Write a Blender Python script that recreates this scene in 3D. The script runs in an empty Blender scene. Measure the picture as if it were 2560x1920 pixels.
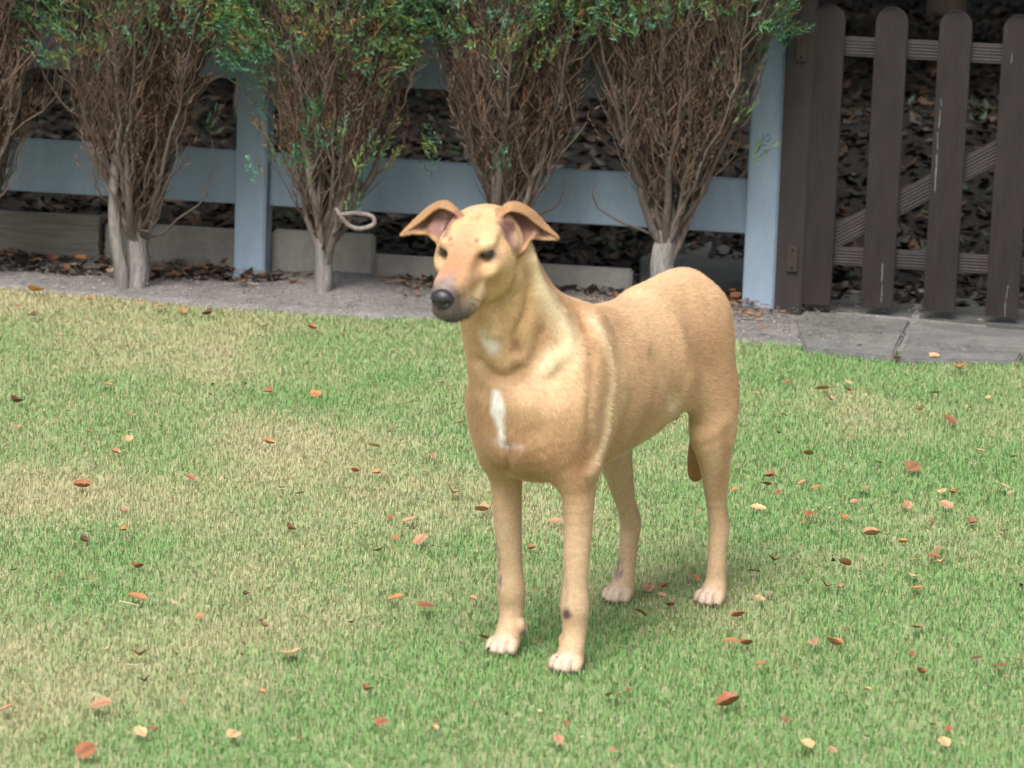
import bpy, math, random
import numpy as np
from mathutils import Vector, Matrix
rng = np.random.default_rng(7)
random.seed(7)
S = bpy.context.scene
COL = S.collection

# ------------------------------------------------------------------ camera
CAM_H, PITCH, ROLL, FOC = 1.8, math.radians(10.6), math.radians(2.0), 9838.0
_f = np.array([0, math.cos(PITCH), -math.sin(PITCH)])
_r0 = np.array([1.0, 0, 0]); _u0 = np.cross(_r0, _f)
_r = math.cos(ROLL) * _r0 + math.sin(ROLL) * _u0
_u = np.cross(_r, _f)
_C = np.array([0, 0, CAM_H])
cam = bpy.data.cameras.new('camera'); camo = bpy.data.objects.new('camera', cam); COL.objects.link(camo)
M = Matrix(((_r[0], _u[0], -_f[0], 0), (_r[1], _u[1], -_f[1], 0), (_r[2], _u[2], -_f[2], CAM_H), (0, 0, 0, 1)))
camo.matrix_world = M
cam.sensor_width = 36; cam.lens = 36 * FOC / 2560; cam.clip_start = 0.1; cam.clip_end = 500
cam.dof.use_dof = True; cam.dof.focus_distance = 8.3; cam.dof.aperture_fstop = 7.5
S.camera = camo

# ------------------------------------------------------------------ light
W = bpy.data.worlds.new('World'); S.world = W; W.use_nodes = True
nt = W.node_tree; nt.nodes.clear()
SUN_EL, SUN_ROT = math.radians(54), math.radians(198)
sky = nt.nodes.new('ShaderNodeTexSky'); sky.sky_type = 'NISHITA'; sky.sun_disc = False
sky.sun_elevation = SUN_EL; sky.sun_rotation = SUN_ROT
sky.air_density = 1.0; sky.dust_density = 5.0; sky.ozone_density = 1.0
hs = nt.nodes.new('ShaderNodeHueSaturation'); hs.inputs['Saturation'].default_value = 0.35
bg = nt.nodes.new('ShaderNodeBackground'); bg.inputs['Strength'].default_value = 0.10
wo = nt.nodes.new('ShaderNodeOutputWorld')
nt.links.new(sky.outputs[0], hs.inputs['Color']); nt.links.new(hs.outputs[0], bg.inputs[0]); nt.links.new(bg.outputs[0], wo.inputs[0])
sl = bpy.data.lights.new('sun', 'SUN'); sl.energy = 1.9; sl.angle = math.radians(28); sl.color = (1.0, 0.96, 0.9)
so = bpy.data.objects.new('sun', sl); COL.objects.link(so)
# Nishita: rotation 0 = +Y, clockwise seen from above
sd = Vector((math.sin(SUN_ROT) * math.cos(SUN_EL), math.cos(SUN_ROT) * math.cos(SUN_EL), math.sin(SUN_EL)))
so.rotation_euler = sd.to_track_quat('Z', 'Y').to_euler()
S.view_settings.view_transform = 'Standard'; S.view_settings.look = 'None'
S.view_settings.exposure = 0.97; S.view_settings.gamma = 1.0; S.view_settings.use_curve_mapping = False

# ------------------------------------------------------------------ helpers
def ray(x, y): return _f + _r * (x - 1280) / FOC + _u * (960 - y) / FOC
def G(x, y, z=0.0):
    d = ray(x, y); t = (z - CAM_H) / d[2]; return _C + d * t
def PL(x, y, p0, n):          # ray meets the plane through p0 with normal n
    d = ray(x, y); n = np.asarray(n, float); t = ((np.asarray(p0) - _C) @ n) / (d @ n); return _C + d * t

def srgb(r, g, b):
    f = lambda c: (c / 255 / 12.92) if c / 255 <= 0.04045 else ((c / 255 + 0.055) / 1.055) ** 2.4
    return (f(r), f(g), f(b))

def props(o, label=None, cat=None, group=None, kind=None):
    if label: o['label'] = label
    if cat: o['category'] = cat
    if group: o['group'] = group
    if kind: o['kind'] = kind
    return o

def link(name, me, parent=None, mat=None):
    o = bpy.data.objects.new(name, me); COL.objects.link(o)
    if parent is not None: o.parent = parent
    if mat is not None: me.materials.append(mat)
    return o

def empty(name, loc, rz=0.0):
    o = bpy.data.objects.new(name, None); COL.objects.link(o)
    o.location = loc; o.rotation_euler = (0, 0, rz); o.empty_display_size = 0.05
    return o

def mesh_np(name, V, Fq, col=None, smooth=True):
    """V (n,3); Fq list of face arrays (m,k); col (n,3) colour attribute"""
    me = bpy.data.meshes.new(name)
    V = np.asarray(V, np.float32)
    if not isinstance(Fq, list): Fq = [Fq]
    Fq = [np.asarray(f, np.int32) for f in Fq if len(f)]
    me.vertices.add(len(V)); me.vertices.foreach_set('co', V.ravel())
    loops = np.concatenate([f.ravel() for f in Fq])
    tot = np.concatenate([np.full(len(f), f.shape[1], np.int32) for f in Fq])
    st = np.concatenate([[0], np.cumsum(tot)[:-1]]).astype(np.int32)
    me.loops.add(len(loops)); me.loops.foreach_set('vertex_index', loops)
    me.polygons.add(len(tot)); me.polygons.foreach_set('loop_start', st); me.polygons.foreach_set('loop_total', tot)
    me.polygons.foreach_set('use_smooth', np.full(len(tot), smooth))
    me.update(calc_edges=True); me.validate()
    if col is not None:
        a = me.color_attributes.new('col', 'FLOAT_COLOR', 'POINT')
        c = np.ones((len(V), 4), np.float32); c[:, :3] = col
        a.data.foreach_set('color', c.ravel())
    return me

class MB:
    """collects tubes, quads and boxes into one mesh"""
    def __init__(s): s.V = []; s.F3 = []; s.F4 = []; s.C = []; s.n = 0
    def add(s, V, F3=None, F4=None, c=(1, 1, 1)):
        V = np.asarray(V, float).reshape(-1, 3)
        if F3 is not None and len(F3): s.F3.append(np.asarray(F3) + s.n)
        if F4 is not None and len(F4): s.F4.append(np.asarray(F4) + s.n)
        s.V.append(V); c = np.asarray(c, float)
        s.C.append(np.broadcast_to(c, V.shape).copy() if c.ndim == 1 else c); s.n += len(V)
    def tube(s, P, R, k=5, c=(1, 1, 1)):
        P = np.asarray(P, float); R = np.asarray(R, float); n = len(P)
        T = np.gradient(P, axis=0); T /= np.linalg.norm(T, axis=1)[:, None] + 1e-9
        ref = np.array([0.3, 0.9, 0.1]); A = np.cross(T, ref); A /= np.linalg.norm(A, axis=1)[:, None] + 1e-9
        B = np.cross(T, A); th = np.arange(k) * 2 * np.pi / k
        ring = P[:, None] + R[:, None, None] * (A[:, None] * np.cos(th)[None, :, None] + B[:, None] * np.sin(th)[None, :, None])
        idx = np.arange(n * k).reshape(n, k)
        a = idx[:-1]; b = idx[1:]
        F = np.stack([a, np.roll(a, -1, 1), np.roll(b, -1, 1), b], -1).reshape(-1, 4)
        s.add(ring.reshape(-1, 3), F4=F, c=c)
    def build(s, name, mat, parent=None, smooth=True):
        F = []
        if s.F3: F.append(np.concatenate(s.F3))
        if s.F4: F.append(np.concatenate(s.F4))
        me = mesh_np(name, np.concatenate(s.V), F, np.concatenate(s.C), smooth)
        return link(name, me, parent, mat)

def box_mesh(name, sx, sy, sz, bev=0.004, seg=2, z0=True, jitter=0.0, cuts=0):
    """bevelled box, x centred, y centred, z from 0 (or centred)"""
    import bmesh
    bm = bmesh.new(); bmesh.ops.create_cube(bm, size=1)
    for v in bm.verts:
        v.co = Vector((v.co.x * sx, v.co.y * sy, (v.co.z + (0.5 if z0 else 0)) * sz))
    if cuts:
        bmesh.ops.subdivide_edges(bm, edges=bm.edges[:], cuts=cuts, use_grid_fill=True)
        if jitter:
            for v in bm.verts:
                v.co += Vector((random.gauss(0, jitter), random.gauss(0, jitter * .4), random.gauss(0, jitter)))
    elif bev: bmesh.ops.bevel(bm, geom=bm.edges[:], offset=bev, segments=seg, affect='EDGES', clamp_overlap=True)
    me = bpy.data.meshes.new(name); bm.to_mesh(me); bm.free()
    for p in me.polygons: p.use_smooth = False
    return me

# ---- materials
def mat(name, base, rough=0.8, noise=None, bump=None, attr=False, spec=0.3, stretch=(1, 1, 1), coords='Object', var=0.25, sheen=0, base2=None, hsvvar=None):
    m = bpy.data.materials.new(name); m.use_nodes = True; t = m.node_tree; N = t.nodes; Lk = t.links
    b = N['Principled BSDF']; b.inputs['Roughness'].default_value = rough; b.inputs['Specular IOR Level'].default_value = spec
    tc = N.new('ShaderNodeTexCoord'); mp = N.new('ShaderNodeMapping'); mp.inputs['Scale'].default_value = stretch
    Lk.new(tc.outputs[coords], mp.inputs['Vector'])
    if attr:
        a = N.new('ShaderNodeAttribute'); a.attribute_name = 'col'; src = a.outputs['Color']
        if base != (1, 1, 1):
            mm = N.new('ShaderNodeMix'); mm.data_type = 'RGBA'; mm.blend_type = 'MULTIPLY'; mm.inputs[0].default_value = 1
            Lk.new(src, mm.inputs[6]); mm.inputs[7].default_value = (*base, 1); src = mm.outputs[2]
    else:
        rgb = N.new('ShaderNodeRGB'); rgb.outputs[0].default_value = (*base, 1); src = rgb.outputs[0]
    if noise:
        for (sc, amt) in noise:
            n = N.new('ShaderNodeTexNoise'); n.inputs['Scale'].default_value = sc; n.inputs['Detail'].default_value = 6; n.inputs['Roughness'].default_value = 0.65
            Lk.new(mp.outputs[0], n.inputs['Vector'])
            mr = N.new('ShaderNodeMapRange'); mr.inputs[1].default_value = 0.25; mr.inputs[2].default_value = 0.75
            mr.inputs[3].default_value = 1 - amt; mr.inputs[4].default_value = 1 + amt; Lk.new(n.outputs[0], mr.inputs[0])
            mm = N.new('ShaderNodeMix'); mm.data_type = 'RGBA'; mm.blend_type = 'MIX'
            if base2 is not None:
                Lk.new(n.outputs[0], mm.inputs[0]); Lk.new(src, mm.inputs[6]); mm.inputs[7].default_value = (*base2, 1); src = mm.outputs[2]; base2 = None
                mm = N.new('ShaderNodeMix'); mm.data_type = 'RGBA'
            vm = N.new('ShaderNodeVectorMath'); vm.operation = 'SCALE'; Lk.new(src, vm.inputs[0]); Lk.new(mr.outputs[0], vm.inputs['Scale']); src = vm.outputs[0]
    Lk.new(src, b.inputs['Base Color'])
    if sheen: b.inputs['Sheen Weight'].default_value = sheen; b.inputs['Sheen Roughness'].default_value = 0.5
    if bump:
        sc, dist = bump
        n = N.new('ShaderNodeTexNoise'); n.inputs['Scale'].default_value = sc; n.inputs['Detail'].default_value = 5
        Lk.new(mp.outputs[0], n.inputs['Vector'])
        bp = N.new('ShaderNodeBump'); bp.inputs['Distance'].default_value = dist; bp.inputs['Strength'].default_value = 0.8
        Lk.new(n.outputs[0], bp.inputs['Height']); Lk.new(bp.outputs[0], b.inputs['Normal'])
    return m

# ------------------------------------------------------------------ noise on numpy arrays
class VN:
    def __init__(s, seed): s.t = np.random.default_rng(seed).random((64, 64))
    def __call__(s, x, y):
        xi = np.floor(x).astype(int); yi = np.floor(y).astype(int); fx = x - xi; fy = y - yi
        fx = fx * fx * (3 - 2 * fx); fy = fy * fy * (3 - 2 * fy); t = s.t
        a = t[xi & 63, yi & 63]; b = t[(xi + 1) & 63, yi & 63]; c = t[xi & 63, (yi + 1) & 63]; d = t[(xi + 1) & 63, (yi + 1) & 63]
        return (a * (1 - fx) + b * fx) * (1 - fy) + (c * (1 - fx) + d * fx) * fy
def fbm(vn, x, y, o=4):
    s = 0; a = 0.5; n = 0
    for i in range(o): s = s + a * vn(x * 2 ** i + 17.3 * i, y * 2 ** i + 5.1 * i); n += a; a *= .55
    return s / n

# ==================================================================== GROUND, BED, PAVING, GRASS
V3 = lambda p: np.array([p[0], p[1], 0.0])
def on_ground(pts, z=0.0): return [tuple(G(x, y)[:2]) + (z,) for x, y in pts]
# border between the lawn and the sandy bed, from left to right
EDGE = [G(x, y)[:2] for x, y in [(0, 716), (250, 738), (500, 762), (800, 786), (1157, 800), (1500, 826), (1840, 851), (2150, 872), (2560, 903)]]
EDGE = np.array(EDGE); d0 = EDGE[1] - EDGE[0]; d1 = EDGE[-1] - EDGE[-2]
EDGE = np.vstack([EDGE[0] - d0 / np.linalg.norm(d0) * 8, EDGE, EDGE[-1] + d1 / np.linalg.norm(d1) * 8])
def edge_y(x): return np.interp(x, EDGE[:, 0], EDGE[:, 1])
gvn = VN(21); gvn2 = VN(22)
def dry(x, y):                 # 0 lush .. 1 dry
    n = fbm(gvn, x * 2.2 + 3, y * 1.6 + 1, 4)
    base = .40 + .20 * np.clip((y - 7.6) / 2.0, -1, 1) - .17 * np.clip((x - .2) / .9, -1, 1)
    base = np.where(x > .6, base - .12 * np.clip((y - 7.5) / 2, 0, 1), base)
    return np.clip(base - .04 + (n - .5) * 1.9, 0, 1)
# ground sheet under everything, gently uneven, out to the horizon
def sheet(name, xs, ys, z, fz, m, label=None, kind='structure'):
    X, Y = np.meshgrid(xs, ys, indexing='ij'); Z = z + fz(X, Y); V = np.stack([X, Y, Z], -1).reshape(-1, 3)
    i = np.arange(len(xs) * len(ys)).reshape(len(xs), len(ys)); F = np.stack([i[:-1, :-1], i[1:, :-1], i[1:, 1:], i[:-1, 1:]], -1).reshape(-1, 4)
    return V, F
def axis_pts(lo, hi, flo, fhi, n, far=10): return np.concatenate([np.linspace(lo, flo, far)[:-1], np.linspace(flo, fhi, n), np.linspace(fhi, hi, far)[1:]])
LAWN_SOIL = mat('thatch', (.33, .34, .19), rough=.95, noise=[(9, .25), (60, .35)], bump=(120, .01))
xs = axis_pts(-120, 120, -3, 3, 60); ys = axis_pts(-60, 160, 2, 12, 60)
V, F = sheet('ground', xs, ys, -.006, lambda x, y: -.02 * (y > edge_y(x) + .02), LAWN_SOIL)
props(link('ground', mesh_np('ground', V, F, None), None, LAWN_SOIL), kind='structure')

# sandy bed
SAND = mat('grey sand', (.205, .192, .188), rough=.95, noise=[(7, .22), (40, .35), (130, .4)], bump=(160, .012), coords='Object')
xs = np.concatenate([np.linspace(-8, -2, 12)[:-1], np.linspace(-2, 1.25, 170), np.linspace(1.25, 1.3, 3)[1:]])
t = np.linspace(0, 1, 60); svn = VN(5)
X = np.repeat(xs[:, None], len(t), 1); Y0 = edge_y(xs) + .03 * (fbm(svn, xs * 6, xs * 0, 3) - .5) - .02; FY = 11.162 - .757 * .1645 - .1645 * xs + .0
Y = Y0[:, None] + (FY + .45 - Y0)[:, None] * t[None]
Z = .004 + .022 * (fbm(svn, X * 5, Y * 5, 4) - .35) + .03 * np.exp(-((X + .50) ** 2 + (Y - 11.02) ** 2) / .02) + .02 * np.exp(-((X + .50) ** 2 + (Y - 10.8) ** 2) / .03)
Z[:, 0] = -.01
i = np.arange(X.size).reshape(X.shape); F = np.stack([i[:-1, :-1], i[1:, :-1], i[1:, 1:], i[:-1, 1:]], -1).reshape(-1, 4)
props(link('sandy_bed', mesh_np('sandy_bed', np.stack([X, Y, Z], -1).reshape(-1, 3), F), None, SAND), kind='structure')
# pebbles and crumbs on the bed
mb = MB(); PEB = mat('pebble', (1, 1, 1), attr=True, rough=.9)
for k in range(1500):
    x = rng.uniform(-1.9, 1.2); y = edge_y(x) + rng.uniform(.0, .75) ** 1.2; r = rng.uniform(.002, .0065)
    o = np.array([[1, 0, 0], [-.4, .9, 0], [-.5, -.8, 0], [0, 0, .7], [.3, .2, -.6]]) * r * rng.uniform(.6, 1.4, (5, 1)) + [x, y, .012]
    c = np.array((.22, .205, .20)) * rng.uniform(.25, 1.6)
    mb.add(o, F3=[[0, 1, 3], [1, 2, 3], [2, 0, 3]], c=np.clip(c, 0, .8))
props(mb.build('pebbles', PEB, None, False), 'small grey crumbs and pebbles strewn over the sandy bed', 'pebbles', kind='stuff')

# litter-covered soil behind the fence, rising as a low bank
BSOIL = mat('leaf soil darkened by shade', (.006, .005, .004), rough=.95, noise=[(10, .4), (50, .5)], bump=(60, .03))  # near-black base colour holds the shade under the trees
bv = VN(9)
def bank_z(x, y):
    fy = 11.04 - .1645 * x; q = np.clip((y - fy - .25) / 3.2, 0, 1)
    return .0 + .42 * q ** 1.2 + .10 * (fbm(bv, x * 1.6, y * 1.6, 4) - .5) * np.clip(q * 4, 0, 1) + .22 * np.exp(-(((x - 1.35) / .45) ** 2 + ((y - 12.6) / .5) ** 2))
xs = axis_pts(-14, 14, -2.5, 2.8, 90, 8); ys = np.concatenate([np.linspace(10.6, 15.5, 90), np.linspace(15.5, 40, 12)[1:]])
X, Y = np.meshgrid(xs, ys, indexing='ij'); Y = Y + (11.04 - .1645 * np.clip(X, -4, 4) - 10.9 + .32) * np.clip(1 - (Y - 10.6) / 3, 0, 1)
Z = bank_z(X, Y) - .012; i = np.arange(X.size).reshape(X.shape); F = np.stack([i[:-1, :-1], i[1:, :-1], i[1:, 1:], i[:-1, 1:]], -1).reshape(-1, 4)
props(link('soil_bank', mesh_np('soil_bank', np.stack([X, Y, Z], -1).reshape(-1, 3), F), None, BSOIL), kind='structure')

# ---- grass blades
def leafy(name, tr=.35, spec=.2):
    m = mat(name, (1, 1, 1), attr=True, rough=.75, spec=spec); t = m.node_tree; N = t.nodes; Lk = t.links
    b = N['Principled BSDF']; out = N['Material Output']; src = b.inputs['Base Color'].links[0].from_socket
    tl = N.new('ShaderNodeBsdfTranslucent'); Lk.new(src, tl.inputs['Color']); mx = N.new('ShaderNodeMixShader'); mx.inputs[0].default_value = tr
    Lk.new(b.outputs[0], mx.inputs[1]); Lk.new(tl.outputs[0], mx.inputs[2]); Lk.new(mx.outputs[0], out.inputs['Surface']); return m
GR = leafy('grass', .4)
def grass(n, x0, x1, y0, y1, hgt, name, label, dens=None):
    x = rng.uniform(x0, x1, n); y = rng.uniform(y0, y1, n)
    keep = (y < edge_y(x) + rng.normal(0, .012, n))
    if dens is not None: keep &= dens(x, y)
    x, y = x[keep], y[keep]; n = len(x); D = dry(x, y)
    th = rng.uniform(0, 2 * np.pi, n); tilt = np.abs(rng.normal(0, 1.15, n)); h = hgt * rng.uniform(.5, 1.4, n) * (1.05 - .35 * D)
    w = rng.uniform(.0008, .0017, n); dx = np.cos(th); dy = np.sin(th); px, py = -dy, dx
    lean1 = np.sin(tilt) * .5 * h; lean2 = np.sin(np.minimum(tilt * 1.6, 1.5)) * h; z1 = .75 * h * .6 * np.cos(np.minimum(tilt * .6, 1.45)); z2 = z1 + .6 * h * .4 * np.cos(np.minimum(tilt * 1.5, 1.5))
    B = np.stack([x, y, np.full(n, -.012)], 1); P = np.stack([px, py, px * 0], 1) * w[:, None]
    M1 = np.stack([x + dx * lean1, y + dy * lean1, z1], 1); T = np.stack([x + dx * lean2, y + dy * lean2, z2], 1)
    V = np.stack([B - P, B + P, M1 + P * .8, M1 - P * .8, T], 1).reshape(-1, 3)
    i = np.arange(n)[:, None] * 5; F4 = i + np.array([[0, 1, 2, 3]]); F3 = i + np.array([[3, 2, 4]])
    g1 = np.array((.175, .38, .135)); g2 = np.array((.265, .42, .145)); s1 = np.array((.66, .58, .38)); s2 = np.array((.47, .42, .25)); g3 = np.array((.15, .36, .19))
    u = rng.random(n); v = rng.random(n)
    c = g1 + (g2 - g1) * u[:, None]; c = np.where((v < .25)[:, None], g3 + (g1 - g3) * u[:, None], c)
    isdry = rng.random(n) < (.10 + .78 * D ** 1.3); st = s2 + (s1 - s2) * rng.random(n)[:, None]
    c = np.where(isdry[:, None], st, c) * rng.uniform(.85, 1.15, n)[:, None]
    c = c * (1 - .08 * D[:, None]) + np.array((.36, .36, .17)) * .08 * D[:, None]
    pm = (.10 + .78 * D ** 1.3)[:, None]; c = .52 * c + .48 * (((g1 + g2) / 2) * (1 - pm) + ((s1 + s2) / 2) * pm)
    C = np.repeat(c, 5, 0)
    o = link(name, mesh_np(name, V, [F3, F4], C, True), None, GR); props(o, label, 'grass', kind='stuff'); return o
vis = lambda x, y: (np.abs(x - .02) < (y * .139 + .12))
grass(500000, -1.8, 1.8, 5.55, 10.95, .0130, 'lawn_grass', 'short mown lawn, greener near the gate and straw coloured in patches', vis)
grass(40000, -4, 4, 4.5, 11.4, .026, 'lawn_grass', 'mown grass to either side of the part the dog stands on', lambda x, y: ~vis(x, y))
# ==================================================================== FENCE, GATE, BOARDS, SLABS
FO = np.array([-.757, 11.162, 0.]); FE = np.array([.69, 10.924, 0.]); FD = (FE - FO) / np.linalg.norm(FE - FO); FN = np.array([FD[1], -FD[0], 0]) * 1.0
if FN[1] > 0: FN = -FN                         # towards the lawn
FROT = math.atan2(FD[1], FD[0])
def FP(x, y, off=0.0):                         # point on the vertical plane of the fence (off metres in front of it)
    p = PL(x, y, FO + FN * off, FN); q = p - FO; return q @ FD, p[2]
BLUE = mat('blue grey paint', (.255, .335, .425), rough=.5, spec=.35, noise=[(3, .10), (22, .09), (140, .06)], bump=(220, .0006), stretch=(1, 1, .35))
def fbox(name, s0, s1, z0, z1, dep, off, m, parent, bev=.004, cuts=0, jitter=0, loc_parent=FO):
    me = box_mesh(name, s1 - s0, dep, z1 - z0, bev, cuts=cuts, jitter=jitter); o = link(name, me, parent, m)
    o.location = ((s0 + s1) / 2, -off, z0); return o
fence = empty('fence', FO, FROT); props(fence, 'blue grey painted post and rail fence running behind the conifers', 'fence')
# local frame: x along, -y towards the lawn
s_l0, _ = FP(583, 500, .0); s_l1, _ = FP(673, 500, .0)
wpost = .090
for sx in (0.0, FP(1906, 600)[0]):
    zt = .84
    fbox('post', sx - wpost / 2, sx + wpost / 2, -.06, zt, .085, .0, BLUE, fence, .005)
for sx in (-1.55, -3.1):
    fbox('post', sx - wpost / 2, sx + wpost / 2, -.06, .84, .085, .0, BLUE, fence, .005)
sR = FP(1906, 600)[0]
_, zb0 = FP(590, 509, -.0); _, zt0 = FP(590, 378, -.0)
_, zb1 = FP(600, 197, 0); _, zt1 = FP(600, 66, 0)
for a, b in ((-3.1, -1.55), (-1.55, 0), (0, sR)):
    for (z0, z1) in ((zb0, zt0), (zb1, zt1)):
        fbox('rail', a + wpost / 2 + .001, b - wpost / 2 - .001, z0, z1, .034, -.014, BLUE, fence, .003)
print('rail', zb0, zt0, zb1, zt1, 'sR', sR)

# ---- gate post (dark brown, set against the last blue post)
def grooved(name, w, h, dep, n, m, parent, rounded=True, vert=True, bev=.002):
    """ribbed board: x width, z height, grooves along the length on the front face"""
    prof = []; k = n * 4
    for i in range(k + 1):
        u = i / k; d = -dep / 2 + (.0011 * (1 - math.cos(2 * math.pi * n * u)) if 0 < u < 1 else .003)
        prof.append((u * w - w / 2, d))
    rows = []
    if rounded:
        zs = [(0, 1), (h - w * .5, 1)] + [(h - w * .5 + w * .5 * math.sin(a), math.cos(a)) for a in np.linspace(.12, 1.45, 9)]
    else: zs = [(0, 1), (h, 1)]
    V = []; F = []; K = len(prof)
    for z, s in zs:
        for (x, y) in prof: V.append((x * s, y, z))
    nb = len(V)
    for z, s in zs:
        V.append((-w / 2 * s, dep / 2, z)); V.append((w / 2 * s, dep / 2, z))
    for r in range(len(zs) - 1):
        a = r * K; b = a + K
        for i in range(K - 1): F.append((a + i, a + i + 1, b + i + 1, b + i))
        c = nb + 2 * r; F.append((a + K - 1, c + 1, c + 3, b + K - 1)); F.append((c, a, b, c + 2)); F.append((c + 1, c, c + 2, c + 3))
    F.append(tuple([nb, nb + 1] + list(range(K - 1, -1, -1)))); L = (len(zs) - 1); F.append(tuple(list(range(L * K, L * K + K)) + [nb + 2 * L + 1, nb + 2 * L]))
    if not vert: V = [(z, y, -x) for (x, y, z) in V]
    me = bpy.data.meshes.new(name); me.from_pydata(V, [], F); me.update(); return me
BROWN = mat('dark brown stained wood', (.027, .0225, .0225), rough=.7, noise=[(5, .25), (40, .2)], stretch=(1, 1, .2), bump=(200, .0008))
BROWN2 = mat('weathered ribbed wood', (.036, .031, .031), rough=.8, noise=[(8, .3), (60, .25)], bump=(200, .0008))
RUST = mat('rusty iron', (.034, .026, .025), rough=.8, noise=[(30, .4)], base2=(.045, .029, .024))
WHITEP = mat('chalky droppings', (.13, .125, .13), rough=.9, noise=[(60, .3)])
gp_s = sR + wpost / 2 + .004
gpost = empty('gate_post', FO + FD * (gp_s + .040) + FN * .055, FROT); props(gpost, 'dark brown timber gate post against the right end of the blue fence', 'post')
o = link('post', box_mesh('post', .078, .085, .98, .004, cuts=0), gpost, BROWN); o.location = (0, 0, -.06)

gate = empty('gate', FO + FD * (gp_s + .09) + FN * .06, FROT); props(gate, 'dark brown picket gate with rounded pickets and a diagonal brace', 'gate')
g_off = .06
def GPt(x, y):
    s, z = FP(x, y, g_off + .03); return s - (gp_s + .09), z
pick = [((2034, 2120), (1992, 2072), 757), ((2194, 2278), (2142, 2228), 770), ((2350, 2433), (2294, 2378), 785), ((2512, 2594), (2456, 2538), 799)]
PM = grooved('picket', .089, .80, .020, 12, BROWN, None)
PM.materials.append(BROWN)
pls = []
for k, ((a0, a1), (b0, b1), yb) in enumerate(pick):
    s0, z0 = GPt((b0 + b1) / 2, yb - 4); s1, z1 = GPt((a0 + a1) / 2, 5 + 12 * k); pls.append((s0, s1, z0, z1))
print('pickets', [tuple(round(float(v), 3) for v in p) for p in pls])
zb = float(np.mean([p[2] for p in pls])); zt = float(np.mean([p[3] for p in pls])); step = float(np.mean(np.diff([(p[0] + p[1]) / 2 for p in pls]))); st0 = float((pls[0][0] + pls[0][1]) / 2)
hgt = zt - zb
PM = grooved('picket', .089, hgt, .020, 12, BROWN, None); PM.materials.append(BROWN)
for k in range(6):
    o = bpy.data.objects.new('picket', PM); COL.objects.link(o); o.parent = gate; o.location = (st0 + step * k, -.022, zb + random.uniform(-.004, .004)); o.rotation_euler = (0, random.uniform(-.004, .004) + .006, 0)
    if k in (1, 2, 3):
        for (xo, z0, hh, ww) in {1: [(.012, .015, .05, .004), (.011, .07, .055, .005)], 2: [(-.030, .33, .11, .0045), (-.031, .45, .05, .003), (-.029, .51, .05, .004), (-.026, .57, .02, .003)], 3: [(.010, .0, .045, .004), (.011, .05, .04, .003), (-.018, .70, .03, .003)]}[k]:
            mb = MB(); nseg = 14; zz = np.linspace(z0, z0 + hh, nseg); xx = xo + np.cumsum(rng.normal(0, .0004, nseg)); w = ww * .5 * (.4 + rng.random(nseg) * .8); w[[0, -1]] *= .3
            Vf = np.stack([np.stack([xx - w, np.full(nseg, -.0112), zz], 1), np.stack([xx + w, np.full(nseg, -.0112), zz], 1), np.stack([xx - w * .9, np.full(nseg, -.0075), zz], 1), np.stack([xx + w * .9, np.full(nseg, -.0075), zz], 1)], 1).reshape(-1, 3)
            Fq = [];
            for i in range(nseg - 1):
                a = 4 * i; Fq += [[a, a + 1, a + 5, a + 4], [a + 1, a + 3, a + 7, a + 5], [a + 2, a, a + 4, a + 6]]
            mb.add(Vf, F4=Fq); mb.build('white_streak', WHITEP, o, False)
        bpy.data.objects
# rails: front faces of the ribbed horizontal boards
def rail_at(x, ya, yb_):
    s, za = GPt(x, ya); s, zb_ = GPt(x, yb_); return za, zb_
za, zb2 = rail_at(2160, 96, 145); zc, zd = rail_at(2160, 624, 670)
for (t_, b_) in ((za, zb2), (zc, zd)):
    me = grooved('rail', abs(t_ - b_), step * 5 + .14, .020, 6, BROWN2, None, rounded=False, vert=False); me.materials.append(BROWN2)
    o = link('rail', me, gate); o.location = (st0 - .03, .000, (t_ + b_) / 2)
s0, z0 = GPt(2098, 590); s1, z1 = GPt(2480, 390)
L = math.hypot(s1 - s0, z1 - z0) ; ang = math.atan2(z1 - z0, s1 - s0)
me = grooved('brace', .062, L + .16, .018, 7, BROWN2, None, rounded=False, vert=False); me.materials.append(BROWN2)
o = link('brace', me, gate); o.location = (s0 - .06 * math.cos(ang), .001, z0 - .06 * math.sin(ang)); o.rotation_euler = (0, -ang, 0)
for (x, y, hh) in ((1982, 645, .075), (2005, 118, .075)):
    s, z = GPt(x, y); h_ = link('hinge', box_mesh('hinge', .030, .008, hh, .002), gate, RUST); h_.location = (s, -.0425, z - hh / 2)
    for dz in (.012, hh - .012):
        mb = MB(); mb.tube([(0, -.003, dz), (0, -.007, dz)], [.004, .003], 8); mb.build('bolt', RUST, h_)

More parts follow.
